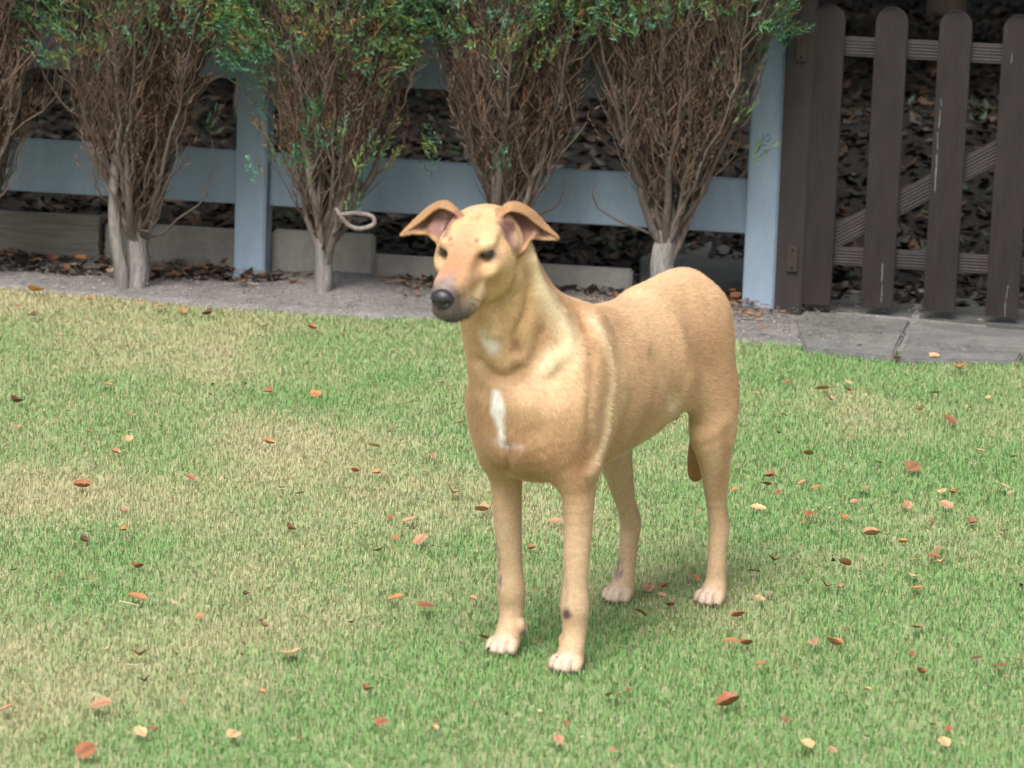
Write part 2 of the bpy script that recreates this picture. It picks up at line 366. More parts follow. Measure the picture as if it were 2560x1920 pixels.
# ---- edging boards along the foot of the fence
GREYW = mat('weathered grey timber', (.17, .158, .14), rough=.9, noise=[(3, .25), (30, .3)], stretch=(.25, 1, 3), bump=(50, .004))
CONC = mat('grey concrete', (.26, .252, .228), rough=.92, noise=[(3, .2), (25, .15), (160, .12)], bump=(90, .002))
DCONC = mat('dark grey concrete', (.075, .075, .07), rough=.9, noise=[(4, .3), (40, .25)], bump=(70, .003))  # darker concrete for the flat slab
def board(name, x0, x1, ytl, ytr, ybl, ybr, off, dep, m, label, cat, group=None, tilt=0.0, cuts=0, jit=0):
    s0, zt_ = FP(x0, ytl, off); s1, zt2 = FP(x1, ytr, off); _, zb_ = FP(x0, ybl, off); _, zb3 = FP(x1, ybr, off)
    zb_ = min(zb_, zb3) - .02; zt_ = (zt_ + zt2) / 2
    o = link(name, box_mesh(name, s1 - s0, dep, zt_ - zb_, .006, cuts=cuts, jitter=jit), None, m)
    o.location = FO + FD * (s0 + s1) / 2 + FN * (off - dep / 2) + np.array([0, 0, zb_]); o.rotation_euler = (tilt, random.uniform(-.008, .008), FROT)
    props(o, label, cat, group); print(name, s0, s1, zb_, zt_); return o
board('timber_sleeper', -700, 247, 516, 518, 628, 628, -.06, .05, GREYW, 'dark weathered timber plank lying on edge at the left foot of the fence', 'plank', cuts=6, jit=.0025)
board('edging_slab', 262, 676, 560, 580, 640, 650, -.075, .045, CONC, 'grey concrete edging slab standing on edge behind the left fence post', 'edging', 'concrete edging slabs along the fence foot')
board('edging_slab', 680, 934, 578, 588, 672, 680, -.045, .045, CONC, 'short grey edging slab with a clean cut end right of the fence post', 'edging', 'concrete edging slabs along the fence foot')
board('edging_slab', 925, 1580, 635, 680, 690, 740, -.07, .045, CONC, 'long low concrete edging slab running behind the head of the dog', 'edging', 'concrete edging slabs along the fence foot')
# flat dark slab between last conifer and fence post
def flat_slab(name, pts_, z, th, m, label, cat, group=None, parent=None):
    P = [G(x, y, z) for x, y in pts_]; c = np.mean(P, 0); import bmesh
    bm = bmesh.new(); vs = [bm.verts.new(tuple(p - c)) for p in P]; f = bm.faces.new(vs)
    if f.normal.z < 0: f.normal_flip()
    r = bmesh.ops.extrude_face_region(bm, geom=[f]); bmesh.ops.translate(bm, verts=[v for v in r['geom'] if isinstance(v, bmesh.types.BMVert)], vec=(0, 0, -th))
    bmesh.ops.recalc_face_normals(bm, faces=bm.faces[:]); bmesh.ops.bevel(bm, geom=bm.edges[:], offset=.006, segments=2, affect='EDGES')
    me = bpy.data.meshes.new(name); bm.to_mesh(me); bm.free(); o = link(name, me, parent, m); o.location = c; props(o, label, cat, group); return o
flat_slab('concrete_slab', [(1600, 640), (1690, 608), (1800, 602), (1872, 640), (1880, 700), (1600, 716)], .045, .05, DCONC, 'dark slab lying flat between the last conifer and the blue post', 'slab')
# paving under the gate
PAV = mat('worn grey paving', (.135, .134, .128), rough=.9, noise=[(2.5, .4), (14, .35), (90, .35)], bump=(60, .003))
PAVD = mat('darker grey paving', (.075, .075, .068), rough=.9, noise=[(3, .35), (30, .3)], bump=(60, .004))  # darker paving for the slabs behind the pickets
grp = 'paving slabs under and in front of the gate'
flat_slab('paving_slab', [(2010, 868), (1985, 800), (2010, 776), (2278, 800), (2244, 862), (2235, 892)], .014, .05, PAV, 'grey paving slab beside the gate post with its left end in the sand', 'slab', grp)
flat_slab('paving_slab', [(2240, 896), (2262, 858), (2560, 874), (2545, 900)], .012, .05, PAV, 'narrow front paving slab lying along the grass right of the joint', 'slab', grp)
flat_slab('paving_slab', [(2265, 852), (2285, 801), (2640, 832), (2600, 874)], .022, .05, PAV, 'paving slab raised slightly under the second and third pickets', 'slab', grp)
flat_slab('paving_slab', [(2565, 900), (2580, 873), (2900, 900), (2900, 925)], .012, .05, PAV, 'paving slab at the right edge of the frame by the lawn', 'slab', grp)
flat_slab('paving_slab', [(2020, 770), (2040, 690), (2300, 712), (2285, 795)], .010, .05, PAVD, 'darker grey slab behind the first two pickets', 'slab', grp)
flat_slab('paving_slab', [(2292, 796), (2308, 713), (2640, 740), (2640, 826)], .010, .05, PAVD, 'darker grey slab behind the right hand pickets', 'slab', grp)
# ==================================================================== CONIFERS
BARK = mat('grey brown bark', (1, 1, 1), attr=True, rough=.9, noise=[(45, .45), (150, .35)], stretch=(1, 1, .22), bump=(130, .008))
TWIG = mat('dry twigs', (1, 1, 1), attr=True, rough=.9)
FOL = leafy('scale leaves', .3)
tvn = VN(31)
def wavy(P, amp, r):
    n = len(P); o = np.cumsum(r.normal(0, amp, (n, 3)), 0); o -= np.linspace(0, 1, n)[:, None] * o[-1] * .6; o[0] = 0; return P + o
def conifer(px, py, seed, R=.22, fork=.24, tr=.028, green=.66, label='', lean=(0, 0), two=False, ztop=1.75, nl=21, dens=1.0, greenbias=0):
    r = np.random.default_rng(seed); base = G(px, py); root = empty('conifer', base); props(root, label, 'conifer', 'row of conifers in front of the fence')
    barkc = lambda: np.array((.135, .108, .096)) * r.uniform(.75, 1.25)
    # trunk
    mb = MB(); n = 9; z = np.linspace(-.05, fork * 1.12, n)
    P = np.stack([lean[0] * z + .004 * np.sin(z * 30), lean[1] * z, z], 1); rad = tr * (1.10 - .15 * np.linspace(0, 1, n)); rad[0:2] *= 1.2; rad[-3:] *= np.array([.9, .72, .45])
    k = 14; th = np.arange(k) * 2 * np.pi / k; ring = []
    for i in range(n):
        rr = rad[i] * (1 + .14 * np.sin(th * 3 + z[i] * 8 + seed) + .09 * np.sin(th * 5 - z[i] * 20) + r.normal(0, .03, k))
        ring.append(np.stack([P[i, 0] + rr * np.cos(th), P[i, 1] + rr * np.sin(th), np.full(k, z[i])], 1))
    idx = np.arange(n * k).reshape(n, k); a, b = idx[:-1], idx[1:]; F = np.stack([a, np.roll(a, -1, 1), np.roll(b, -1, 1), b], -1).reshape(-1, 4)
    mb.add(np.array(ring).reshape(-1, 3), F4=F, c=np.array((.215, .197, .188)))
    if two:
        zz = np.linspace(-.04, .95, 20); mb.tube(wavy(np.stack([-.038 - .09 * np.clip(zz - .1, 0, 1) - .02 * np.sin(zz * 9), -.02 - zz * .05, zz], 1), .002, r), np.clip(.020 - .016 * zz, .004, 1) * (1 + .1 * np.sin(zz * 40)), 9, c=(.205, .185, .175))
    mb.build('trunk', BARK, root)
    tw = MB(); lf_b = []; lf_g = []; dead = []
    def limb(P0, P1, r0, r1, bow, nseg=11):
        t = np.linspace(0, 1, nseg)[:, None]; o = P1 - P0; hor = np.array([o[0], o[1], 0]); vert = np.array([0, 0, o[2]])
        P = P0 + hor * (1 - (1 - t) ** bow) + vert * t ** 1.0; P = wavy(P, .0055, r); return P, r0 + (r1 - r0) * t[:, 0] ** .7
    limbs = []
    for i in range(nl):
        a = 2 * np.pi * (i + r.uniform(-.4, .4)) / nl * 1.0; q = r.uniform(.25, 1.0) if i % 3 else r.uniform(.85, 1.05)
        z0 = fork * r.uniform(.55, .95) if i % 2 else fork * r.uniform(.45, .8); zt = r.uniform(.85, 1.25)
        P0 = np.array([lean[0] * z0 + tr * .45 * math.cos(a), lean[1] * z0 + tr * .45 * math.sin(a), z0]); P1 = np.array([lean[0] * .6 + R * q * math.cos(a), lean[1] + R * q * .85 * math.sin(a), zt])
        P, rd = limb(P0, P1, r.uniform(.006, .0115) if i % 4 else .014, .0018, r.uniform(1.3, 2.4), 17); rd[5:] *= .75; P = wavy(P, .004, r); limbs.append((P, rd))
        m = MB(); m.tube(P, rd, 7, c=barkc()); m.build('branch', BARK, root)
    # low stray shoots, thin
    nt = 0
    for (P, rd) in limbs:
        for j in range(int(27 * dens)):
            s = r.uniform(.06, .98); i = int(s * (len(P) - 1)); f = s * (len(P) - 1) - i; p = P[i] * (1 - f) + P[min(i + 1, len(P) - 1)] * f
            az = r.uniform(0, 2 * np.pi); out = np.array([math.cos(az), math.sin(az) * .8, 0]); Lg = r.uniform(.10, .34)
            tgt = p + out * Lg * r.uniform(.15, .5) + np.array([0, 0, Lg * r.uniform(.55, 1.0)])
            Q, qr = limb(p, tgt, r.uniform(.0022, .0045), .0010, 2.0, 7); Q = wavy(Q, .004, r); c = np.array((.13, .096, .080)) * r.uniform(.45, 1.6); c = c * np.array([r.uniform(.95, 1.15), 1, r.uniform(.85, 1.05)]); tw.tube(Q, qr, 3, c=c)
            for h in range(int(7 * dens)):
                u = r.integers(1, 7); p2 = Q[u]; az = r.uniform(0, 2 * np.pi); L2 = r.uniform(.04, .15)
                tg = p2 + np.array([math.cos(az) * L2 * r.uniform(.15, .6), math.sin(az) * L2 * .5, L2 * r.uniform(.5, 1)]); Q2 = np.stack([p2, p2 * .5 + tg * .5 + r.normal(0, .006, 3), tg])
                c2 = np.array((.14, .100, .078)) * r.uniform(.5, 1.6); tw.tube(Q2, [.0016, .0013, .0009], 3, c=c2)
                dead.append((tg, tg - p2)); nt += 1
    for k2 in range(6):      # drooping outer shoots
        az = r.uniform(0, 2 * np.pi); z0 = fork * r.uniform(.55, 1.2); P0 = np.array([0, 0, z0]); tg = np.array([R * r.uniform(.4, 1.1) * math.cos(az), R * .7 * math.sin(az), z0 + r.uniform(.08, .4)])
        Q, qr = limb(P0, tg, .0045, .0012, 3.0, 9); tw.tube(wavy(Q, .006, r), qr, 4, c=np.array((.11, .085, .075)) * r.uniform(.7, 1.3))
    tw.build('twigs', TWIG, root)['kind'] = 'stuff'
    # foliage: sprays of narrow leaves
    def sprays(cen, dirs, size, cols, nb=11, wid=.0021, spr=.22):
        n = len(cen); V = []; C = []
        d = dirs / (np.linalg.norm(dirs, axis=1)[:, None] + 1e-9)
        e = np.cross(d, r.normal(0, 1, (n, 3))); e /= np.linalg.norm(e, axis=1)[:, None] + 1e-9
        for j in range(nb):
            t = j / nb; sg = 1 if j % 2 else -1; o = cen + d * (size * t)[:, None]; L = size * .42 * (1 - .5 * t) * r.uniform(.6, 1.2, n)
            g = d * .75 + e * sg * r.uniform(.3, .7, (n, 1)) + r.normal(0, spr, (n, 3)); g /= np.linalg.norm(g, axis=1)[:, None]
            w = np.cross(g, r.normal(0, 1, (n, 3))); w /= np.linalg.norm(w, axis=1)[:, None] + 1e-9; w *= wid
            tip = o + g * L[:, None]; mid = o + g * (L * .5)[:, None]
            V.append(np.stack([o, mid + w, tip, mid - w], 1)); C.append(np.repeat((cols * r.uniform(.6, 1.5, (n, 1)))[:, None], 4, 1))
        V = np.stack(V, 1).reshape(-1, 3); C = np.stack(C, 1).reshape(-1, 3); F = np.arange(len(V)).reshape(-1, 4); return V, F, C
    cen = np.array([d[0] for d in dead]); dr = np.array([d[1] for d in dead]); h = cen[:, 2]
    # dead brown sprays between the bare stems and the green
    m_ = (h > .30 + r.normal(0, .05, len(h))) & (h < 1.0) & (r.random(len(h)) < np.clip((h - .20) * 4, 0, .95))
    cb = np.where(r.random((m_.sum(), 1)) < .25, np.array([[.17, .085, .05]]), np.array([[.145, .105, .078]])) * r.uniform(.5, 1.3, (m_.sum(), 1))
    Vb, Fb, Cb = sprays(cen[m_], dr[m_] * np.array([1, 1, 1.6]), r.uniform(.045, .11, m_.sum()), cb, 8, .0014, .12)
    o = link('dead_foliage', mesh_np('dead_foliage', Vb, Fb, Cb, False), root, TWIG); o['kind'] = 'stuff'
    # green crown: sprays on the shoots above the green line plus the outside of the crown
    rad_ = np.hypot(cen[:, 0], cen[:, 1] / .85); gz = green + .03 + r.normal(0, .05, len(h)) + .16 * (fbm(tvn, cen[:, 0] * 9 + seed, cen[:, 1] * 6 + cen[:, 2] * 4, 2) - .5) * 2
    mg = (h > gz) & (r.random(len(h)) < .5); cg = cen[mg]; dg = dr[mg]
    nx = int(3000 * dens); zz = r.uniform(green - .02, ztop, nx); az = r.uniform(0, 2 * np.pi, nx); rr = (R * 1.18 + .07 * np.clip((zz - green) / .3, 0, 1)) * np.sqrt(r.uniform(.45, 1.05, nx)) * np.clip((ztop + .15 - zz) / .6, .2, 1)
    gn = fbm(tvn, az * 2 + seed, zz * 7, 3); kp = (zz > green + .22 * (gn - .35) * 1.6); zz, az, rr = zz[kp], az[kp], rr[kp]
    c3 = np.stack([rr * np.cos(az), rr * .9 * np.sin(az), zz], 1); d3 = np.stack([np.cos(az) * .7, np.sin(az) * .7, r.uniform(-.1, 1.1, len(zz))], 1)
    ns = int(3 + greenbias * .45); zs = r.uniform(green - .30, green, ns); azs = r.uniform(0, 2 * np.pi, ns); c4 = []
    for (zq, aq) in zip(zs, azs):
        for _ in range(4): c4.append([R * (.82) * math.cos(aq) + r.normal(0, .012), R * .85 * math.sin(aq) + r.normal(0, .012), zq + r.normal(0, .02)])
    c4 = np.array(c4); d4 = np.stack([c4[:, 0] * 2, c4[:, 1] * 2, np.full(len(c4), .6)], 1)
    cc = np.concatenate([cg, c3, c4]); dd = np.concatenate([dg, d3, d4]); n = len(cc)
    tone = fbm(tvn, cc[:, 0] * 12 + seed * 3, cc[:, 2] * 12 + cc[:, 1] * 7, 3)
    gA = np.array((.055, .165, .075)); gB = np.array((.20, .28, .08)); gC = np.array((.11, .25, .155))
    col = gA + (gB - gA) * np.clip((tone - .35) * 2.2, 0, 1)[:, None]; col = np.where((r.random(n) < .3)[:, None], gC, col); col = col * r.uniform(.7, 1.35, (n, 1))
    bro = r.random(n) < .10; col[bro] = np.array((.26, .15, .06))
    Vg, Fg, Cg = sprays(cc, dd, r.uniform(.04, .085, n), col, 11)
    o = link('crown', mesh_np('crown', Vg, Fg, Cg, False), root, FOL); o['kind'] = 'stuff'
    return root
T = [dict(px=-75, py=705, seed=11, R=.22, fork=.22, tr=.028, green=.78, label='conifer cut off by the left edge with only bare dark stems in view'),
     dict(px=340, py=725, seed=12, R=.235, fork=.22, tr=.030, green=.62, two=True, label='conifer with a double trunk left of the blue fence post', greenbias=0),
     dict(px=800, py=752, seed=13, R=.205, fork=.22, tr=.024, green=.60, lean=(.06, 0), label='slim trunked conifer just right of the blue fence post with a looped root shoot', greenbias=50),
     dict(px=1262, py=768, seed=14, R=.26, fork=.30, tr=.027, green=.64, lean=(-.02, 0), label='conifer whose trunk rises behind the head of the dog'),
     dict(px=1645, py=786, seed=15, R=.275, fork=.30, tr=.029, green=.74, lean=(.06, 0), label='conifer with a straight bare trunk behind the back of the dog, mostly brown')]
for q in T: conifer(**q)
for px in (-620,): conifer(px=px, py=690, seed=16, R=.23, fork=.22, green=.68, dens=.5, label='conifer outside the frame at the left end of the row')
# ---- tall dark evergreens behind, shading the bank
def evergreen(x, y, h, R, seed, label):
    r = np.random.default_rng(seed); z0 = float(bank_z(np.array(x), np.array(y))); root = empty('evergreen_tree', (x, y, z0)); props(root, label, 'tree', 'evergreen trees shading the bank behind the fence')
    mb = MB(); z = np.linspace(-.1, h * .9, 8); mb.tube(np.stack([.03 * np.sin(z * 2), .02 * np.cos(z * 3), z], 1), .075 * (1.1 - z / h), 9, c=(.10, .08, .065)); mb.build('trunk', BARK, root)
    for k in range(10):
        a = r.uniform(0, 6.28); zb_ = r.uniform(.7, h * .7); L = R * .8; b = MB(); t = np.linspace(0, 1, 7)
        b.tube(np.stack([np.cos(a) * L * t, np.sin(a) * L * t, zb_ + .35 * t ** 2], 1), .018 * (1.1 - t), 6, c=(.10, .08, .065)); b.build('branch', BARK, root)
    n = 4200; zz = r.uniform(.85, h, n); rr = R * np.sqrt(r.uniform(.1, 1, n)) * np.clip((h + .2 - zz) / h * 1.5, .1, 1) * r.uniform(.9, 1.1, n); az = r.uniform(0, 6.28, n)
    c = np.stack([rr * np.cos(az), rr * np.sin(az), zz], 1); d = r.normal(0, 1, (n, 3)); d /= np.linalg.norm(d, axis=1)[:, None]; w = np.cross(d, r.normal(0, 1, (n, 3))); w /= np.linalg.norm(w, axis=1)[:, None]
    L = r.uniform(.08, .19, n)[:, None]; V = np.stack([c, c + d * L * .5 + w * L * .28, c + d * L, c + d * L * .5 - w * L * .28], 1).reshape(-1, 3); F = np.arange(len(V)).reshape(-1, 4)
    C = np.repeat(np.array((.045, .075, .03)) * r.uniform(.6, 1.5, (n, 1)), 4, 0); o = link('crown', mesh_np('crown', V, F, C, False), root, FOL); o['kind'] = 'stuff'
ev = [(-3.6, 13.2), (-2.2, 13.9), (-.9, 13.3), (.5, 13.8), (1.9, 13.5), (3.3, 13.9), (-2.9, 15.6), (-1.4, 15.8), (.2, 15.6), (1.7, 15.9), (3.2, 15.6), (-.3, 17.6), (1.4, 17.8), (-2.2, 17.6), (3.2, 17.8)]
nm = ['far left, past the frame', 'left of the picture behind the first conifer', 'behind the blue fence post', 'behind the head of the dog', 'right behind the picket gate', 'right of the gate, past the frame', 'back row at the far left', 'back row behind the double trunked conifer', 'back row behind the middle of the fence', 'back row behind the gate', 'back row at the far right', 'third row in the middle', 'third row towards the gate', 'third row towards the left', 'third row at the right end']
for k, (x, y) in enumerate(ev): evergreen(x, y, 3.2 + (k % 3) * .35, .95, 50 + k, 'dark evergreen tree on the bank, ' + nm[k])
# ==================================================================== DOG
DO = np.array([.185, 7.15, 0.0]); DF = np.array([-.46, -.888, 0.0]); DF /= np.linalg.norm(DF); DLt = np.array([-DF[1], DF[0], 0.0])
def dogl(x, y, l):            # the point of the dog (forward, left, up) seen in direction x,y at lateral offset l
    d = ray(x, y); t = (l - (_C - DO) @ DLt) / (d @ DLt); p = _C + d * t - DO
    return np.array([p @ DF, p @ DLt, p[2]])
def w2d(p): p = np.asarray(p) - DO; return np.array([p @ DF, p @ DLt, p[2]])
def euler(y, p, r):
    cy, sy, cp, sp, cr, sr = math.cos(y), math.sin(y), math.cos(p), math.sin(p), math.cos(r), math.sin(r)
    return np.array([[cy, -sy, 0], [sy, cy, 0], [0, 0, 1]]) @ np.array([[cp, 0, sp], [0, 1, 0], [-sp, 0, cp]]) @ np.array([[1, 0, 0], [0, cr, -sr], [0, sr, cr]])
HM = euler(.125, .322, .014) * 1.0; HO = np.array([.44, -.033, .803]); HS = 1.015
def H2D(p): return HM @ (np.asarray(p, float) * HS) + HO
def D2H(P): return ((P - HO) @ HM) / HS

DS = 1.0
def grid_axis(rngs):
    out = [rngs[0][0]]
    for a, b, s in rngs:
        n = int(round((b - a) / (s * DS))); out += list(a + (b - a) * (np.arange(n) + 1) / n)
    return np.array(out)
GA = grid_axis([(-.52, .36, .0040), (.36, .72, .0021)])
GL = grid_axis([(-.20, .20, .0030)])
GZ = grid_axis([(-.015, .11, .0026), (.11, .66, .0040), (.66, .92, .0021)])
vol = np.full((len(GA), len(GL), len(GZ)), 0.3, np.float32)

def smin(a, b, k):
    if k <= 0: return np.minimum(a, b)
    h = np.maximum(k - np.abs(a - b), 0) / k
    return np.minimum(a, b) - h * h * k * .25
def region(lo, hi):
    i = [np.searchsorted(GA, lo[0]), np.searchsorted(GA, hi[0]), np.searchsorted(GL, lo[1]), np.searchsorted(GL, hi[1]), np.searchsorted(GZ, lo[2]), np.searchsorted(GZ, hi[2])]
    return (slice(i[0], i[1]), slice(i[2], i[3]), slice(i[4], i[5]))
def pts(sl):
    return GA[sl[0]][:, None, None], GL[sl[1]][None, :, None], GZ[sl[2]][None, None, :]

def seg(A, B, wa, ha, wb, hb, side, out, sl, cap=None, kk=.006):
    """elliptical tapered segment accumulated into out (a view over region sl)"""
    A = np.asarray(A, float); B = np.asarray(B, float)
    rm = max(wa, ha, wb, hb) + .05
    lo = np.minimum(A, B) - rm; hi = np.maximum(A, B) + rm
    s2 = region(lo, hi)
    if any(s.stop <= s.start for s in s2): return
    x, y, z = pts(s2)
    ax = B - A; Ln = np.linalg.norm(ax)
    if Ln < 1e-6: ax = np.array([1., 0, 0]); Ln0 = 0
    else: ax = ax / Ln
    sd = np.asarray(side, float); sd = sd - ax * (sd @ ax); sd /= np.linalg.norm(sd); up = np.cross(ax, sd)
    px, py, pz = x - A[0], y - A[1], z - A[2]
    t = px * ax[0] + py * ax[1] + pz * ax[2]
    u = px * sd[0] + py * sd[1] + pz * sd[2]
    v = px * up[0] + py * up[1] + pz * up[2]
    s = np.clip(t / max(Ln, 1e-6), 0, 1)
    w = wa + (wb - wa) * s; h = ha + (hb - ha) * s
    e = np.minimum(w, h) if cap is None else cap
    tt = t - s * Ln
    k0 = np.sqrt((tt / e) ** 2 + (u / w) ** 2 + (v / h) ** 2) + 1e-6
    k1 = np.sqrt((tt / e ** 2) ** 2 + (u / w ** 2) ** 2 + (v / h ** 2) ** 2) + 1e-6
    d = (k0 * (k0 - 1) / k1).astype(np.float32)
    o = out[s2]
    out[s2] = smin(o, d, kk)

def catmull(P, n):
    P = np.asarray(P, float); Q = np.vstack([2 * P[0] - P[1], P, 2 * P[-1] - P[-2]]); R = []
    for i in range(1, len(Q) - 2):
        for j in range(n):
            t = j / n; a, b, c, d = Q[i - 1], Q[i], Q[i + 1], Q[i + 2]
            R.append(.5 * (2 * b + (c - a) * t + (2 * a - 5 * b + 4 * c - d) * t * t + (3 * b - a - 3 * c + d) * t ** 3))
    R.append(P[-1]); return np.array(R)

def chain(P, k, side=(0, 1, 0), n=4, head=False, cap=None, kk=.006):
    """P rows: a, l, z, w (along side), h"""
    P = [list(p) + ([p[3]] if len(p) == 4 else []) for p in P]
    P = catmull(P, n) if len(P) > 1 else np.array(P, float)
    if head:
        P = np.array([list(H2D(p[:3])) + [p[3] * HS, p[4] * HS] for p in P]); side = HM @ np.asarray(side, float)
    tmp = np.full(vol.shape, .3, np.float32) if False else None
    pad = .06 + P[:, 3:].max()
    lo = P[:, :3].min(0) - pad; hi = P[:, :3].max(0) + pad; R = region(lo, hi)
    full = LZ.setdefault('t', np.full(vol.shape, .3, np.float32)); full[R] = .3
    if len(P) == 1: seg(P[0, :3], P[0, :3] + np.array([1e-7, 0, 0]), P[0, 3], P[0, 4], P[0, 3], P[0, 4], side, full, R, cap)
    for i in range(len(P) - 1): seg(P[i, :3], P[i + 1, :3], P[i, 3], P[i, 4], P[i + 1, 3], P[i + 1, 4], side, full, R, cap, kk)
    vol[R] = smin(vol[R], full[R], k)
LZ = {}
def ell(c, r, k, frame=None, sub=False):
    """ellipsoid; frame = rotation matrix columns; head frame when frame == 'h'"""
    c = np.asarray(c, float); r = np.asarray(r, float)
    if isinstance(frame, str): c = H2D(c); r = r * HS; Fm = HM
    else: Fm = np.eye(3) if frame is None else frame
    pad = r.max() + k + .03; R = region(c - pad, c + pad); x, y, z = pts(R)
    px, py, pz = x - c[0], y - c[1], z - c[2]
    q = [px * Fm[0, i] + py * Fm[1, i] + pz * Fm[2, i] for i in range(3)]
    k0 = np.sqrt(sum((q[i] / r[i]) ** 2 for i in range(3))) + 1e-6; k1 = np.sqrt(sum((q[i] / r[i] ** 2) ** 2 for i in range(3))) + 1e-6
    d = (k0 * (k0 - 1) / k1).astype(np.float32)
    if sub: vol[R] = -smin(-vol[R], d, k)
    else: vol[R] = smin(vol[R], d, k)
def rotm(y, p=0, r=0): return euler(y, p, r)

# trunk
chain([(.345, -.008, .508, .075, .130), (.29, -.005, .494, .090, .152), (.20, 0, .486, .098, .153), (.10, 0, .482, .103, .146), (0, 0, .484, .103, .138),
       (-.10, 0, .490, .096, .132), (-.18, 0, .508, .084, .118), (-.26, 0, .540, .076, .096), (-.325, 0, .545, .062, .084)], .03, n=3, cap=.065, kk=.012)
# neck
chain([(.17, 0, .52, .078, .098), (.270, -.008, .580, .073, .090), (.352, -.020, .650, .068, .082), (.405, -.028, .720, .062, .074), (.445, -.032, .782, .053, .058)], .05, n=4, kk=.01)
chain([(.450, -.038, .735, .030), (.425, -.040, .680, .040), (.400, -.036, .610, .050), (.375, -.036, .54, .05)], .06)
# withers ridge, loin
chain([(.25, 0, .622, .014), (.20, 0, .617, .016)], .05)
chain([(-.12, 0, .608, .02), (-.22, 0, .615, .02), (-.30, 0, .615, .024)], .06)
for s in (1, -1):
    # shoulder blade, point of shoulder, upper arm
    chain([(.205, s * .060, .625, .018, .030), (.26, s * .080, .560, .026, .042), (.325, s * .080, .475, .034, .045)], .04)
    chain([(.335, s * .070, .490, .036, .042), (.315, s * .080, .430, .034, .046), (.285, s * .084, .375, .028, .040)], .035)
    # triceps
    chain([(.205, s * .088, .52, .018, .045), (.245, s * .090, .440, .020, .048), (.272, s * .084, .370, .018, .032)], .03)
    # pectoral
    chain([(.365, s * .030, .50, .030, .05), (.35, s * .045, .42, .030, .035), (.31, s * .06, .37, .022, .026)], .03)
    # fore leg
    if s == 1: FL = [(.302, .079, .375, .032, .036), (.290, .082, .325, .0265, .031), (.283, .081, .265, .0240, .0265), (.283, .080, .205, .0222, .0215), (.281, .079, .155, .0215, .0198), (.280, .079, .118, .0248, .0225), (.277, .079, .088, .0215, .0185), (.279, .079, .058, .0200, .0175), (.287, .078, .034, .0215, .019)]
    else: FL = [(.270, -.082, .375, .030, .036), (.258, -.080, .325, .0265, .031), (.252, -.078, .265, .0240, .0265), (.244, -.077, .205, .0222, .0215), (.236, -.076, .155, .0215, .0198), (.232, -.076, .118, .0248, .0225), (.227, -.076, .088, .0215, .0185), (.229, -.0757, .058, .0200, .0175), (.238, -.0755, .034, .0215, .019)]
    chain(FL, .02, n=3)
    chain([(FL[0][0] - .028, FL[0][1] + s * .004, .352, .012), (FL[1][0] - .018, FL[1][1] + s * .003, .31, .009)], .018)   # elbow
    # thigh
    o = -.06 if s == 1 else 0.03
    chain([(-.278, s * .040, .56, .040, .070), (-.275, s * .053, .50, .044, .084), (-.278 + o * .25, s * .072, .42, .038, .076), (-.270 + o * .5, s * .082, .355, .031, .050)], .035, n=4, cap=.05)
    if s == 1: HL = [(-.265, .079, .36, .033, .055), (-.290, .082, .30, .028, .041), (-.308, .080, .245, .0225, .029), (-.322, .078, .190, .0165, .0195), (-.333, .078, .150, .0165, .0195), (-.332, .078, .115, .0160, .0170), (-.331, .078, .075, .0165, .0165), (-.331, .078, .045, .0175, .017), (-.325, .078, .030, .020, .018)]
    else: HL = [(-.175, -.082, .36, .032, .052), (-.190, -.080, .30, .028, .041), (-.214, -.078, .245, .0225, .029), (-.240, -.077, .190, .0165, .0195), (-.262, -.077, .145, .0165, .0200), (-.260, -.077, .115, .0160, .0170), (-.256, -.077, .075, .0165, .0165), (-.247, -.077, .045, .0175, .017), (-.236, -.077, .030, .020, .018)]
    chain(HL, .022, n=3)
    k = HL[4]; chain([(HL[3][0] - .02, k[1], .195, .006), (k[0] - .016, k[1], .160, .0105), (k[0] - .008, k[1], .135, .010)], .014)  # hock point
    # flank fold
    chain([(-.12, s * .080, .47, .010, .03), (-.19, s * .082, .43, .010, .025), (-.23, s * .080, .39, .010, .02)], .035)
# rump muscles, croup
for s in (1, -1): ell((-.32, s * .032, .535), (.066, .046, .075), .04)
# paws
PAWS = [(.301, .0785, 0, 1.05, .06), (.254, -.0755, 0, 1.03, .02), (-.310, .078, 0, 1.0, .0), (-.222, -.077, 0, 1.0, -.05)]
TOES = []
for (a, l, z, sc, yaw) in PAWS:
    Rm = rotm(yaw)
    def T(p): return Rm @ (np.array(p) * sc) + np.array([a, l, z])
    ell(T((-.012, 0, .022)), np.array((.026, .0215, .018)) * sc, .012, Rm)
    for i, (ty, tx) in enumerate([(-.0195, .004), (-.0070, .015), (.0070, .015), (.0195, .004)]):
        c1 = T((tx - .008, ty, .0215)); c2 = T((tx + .007, ty * 1.08, .0125))
        chain([(*c1, .0078 * sc), (*(c1 * .4 + c2 * .6 + np.array([0, 0, .0035])), .0082 * sc), (*c2, .0076 * sc)], .0035, n=2, kk=.004)
        TOES.append((T((tx + .0165, ty * 1.12, .0085)), Rm, sc))
for (a, l, z, sc, yaw), fl in zip(PAWS[:2], (1, -1)): ell((a - .024, l - fl * .0225, .052), (.009, .007, .012), .008)
# tail
TAIL = [(-.350, 0, .575, .022), (-.405, 0, .555, .023), (-.438, -.001, .53, .021), (-.452, -.002, .50, .021), (-.455, -.006, .42, .020), (-.448, -.012, .34, .021), (-.438, -.018, .27, .020), (-.432, -.020, .226, .015)]
chain(TAIL, .02, n=4)
# sheath
chain([(-.10, 0, .385, .02), (-.18, .002, .388, .020), (-.265, .002, .378, .015)], .025)

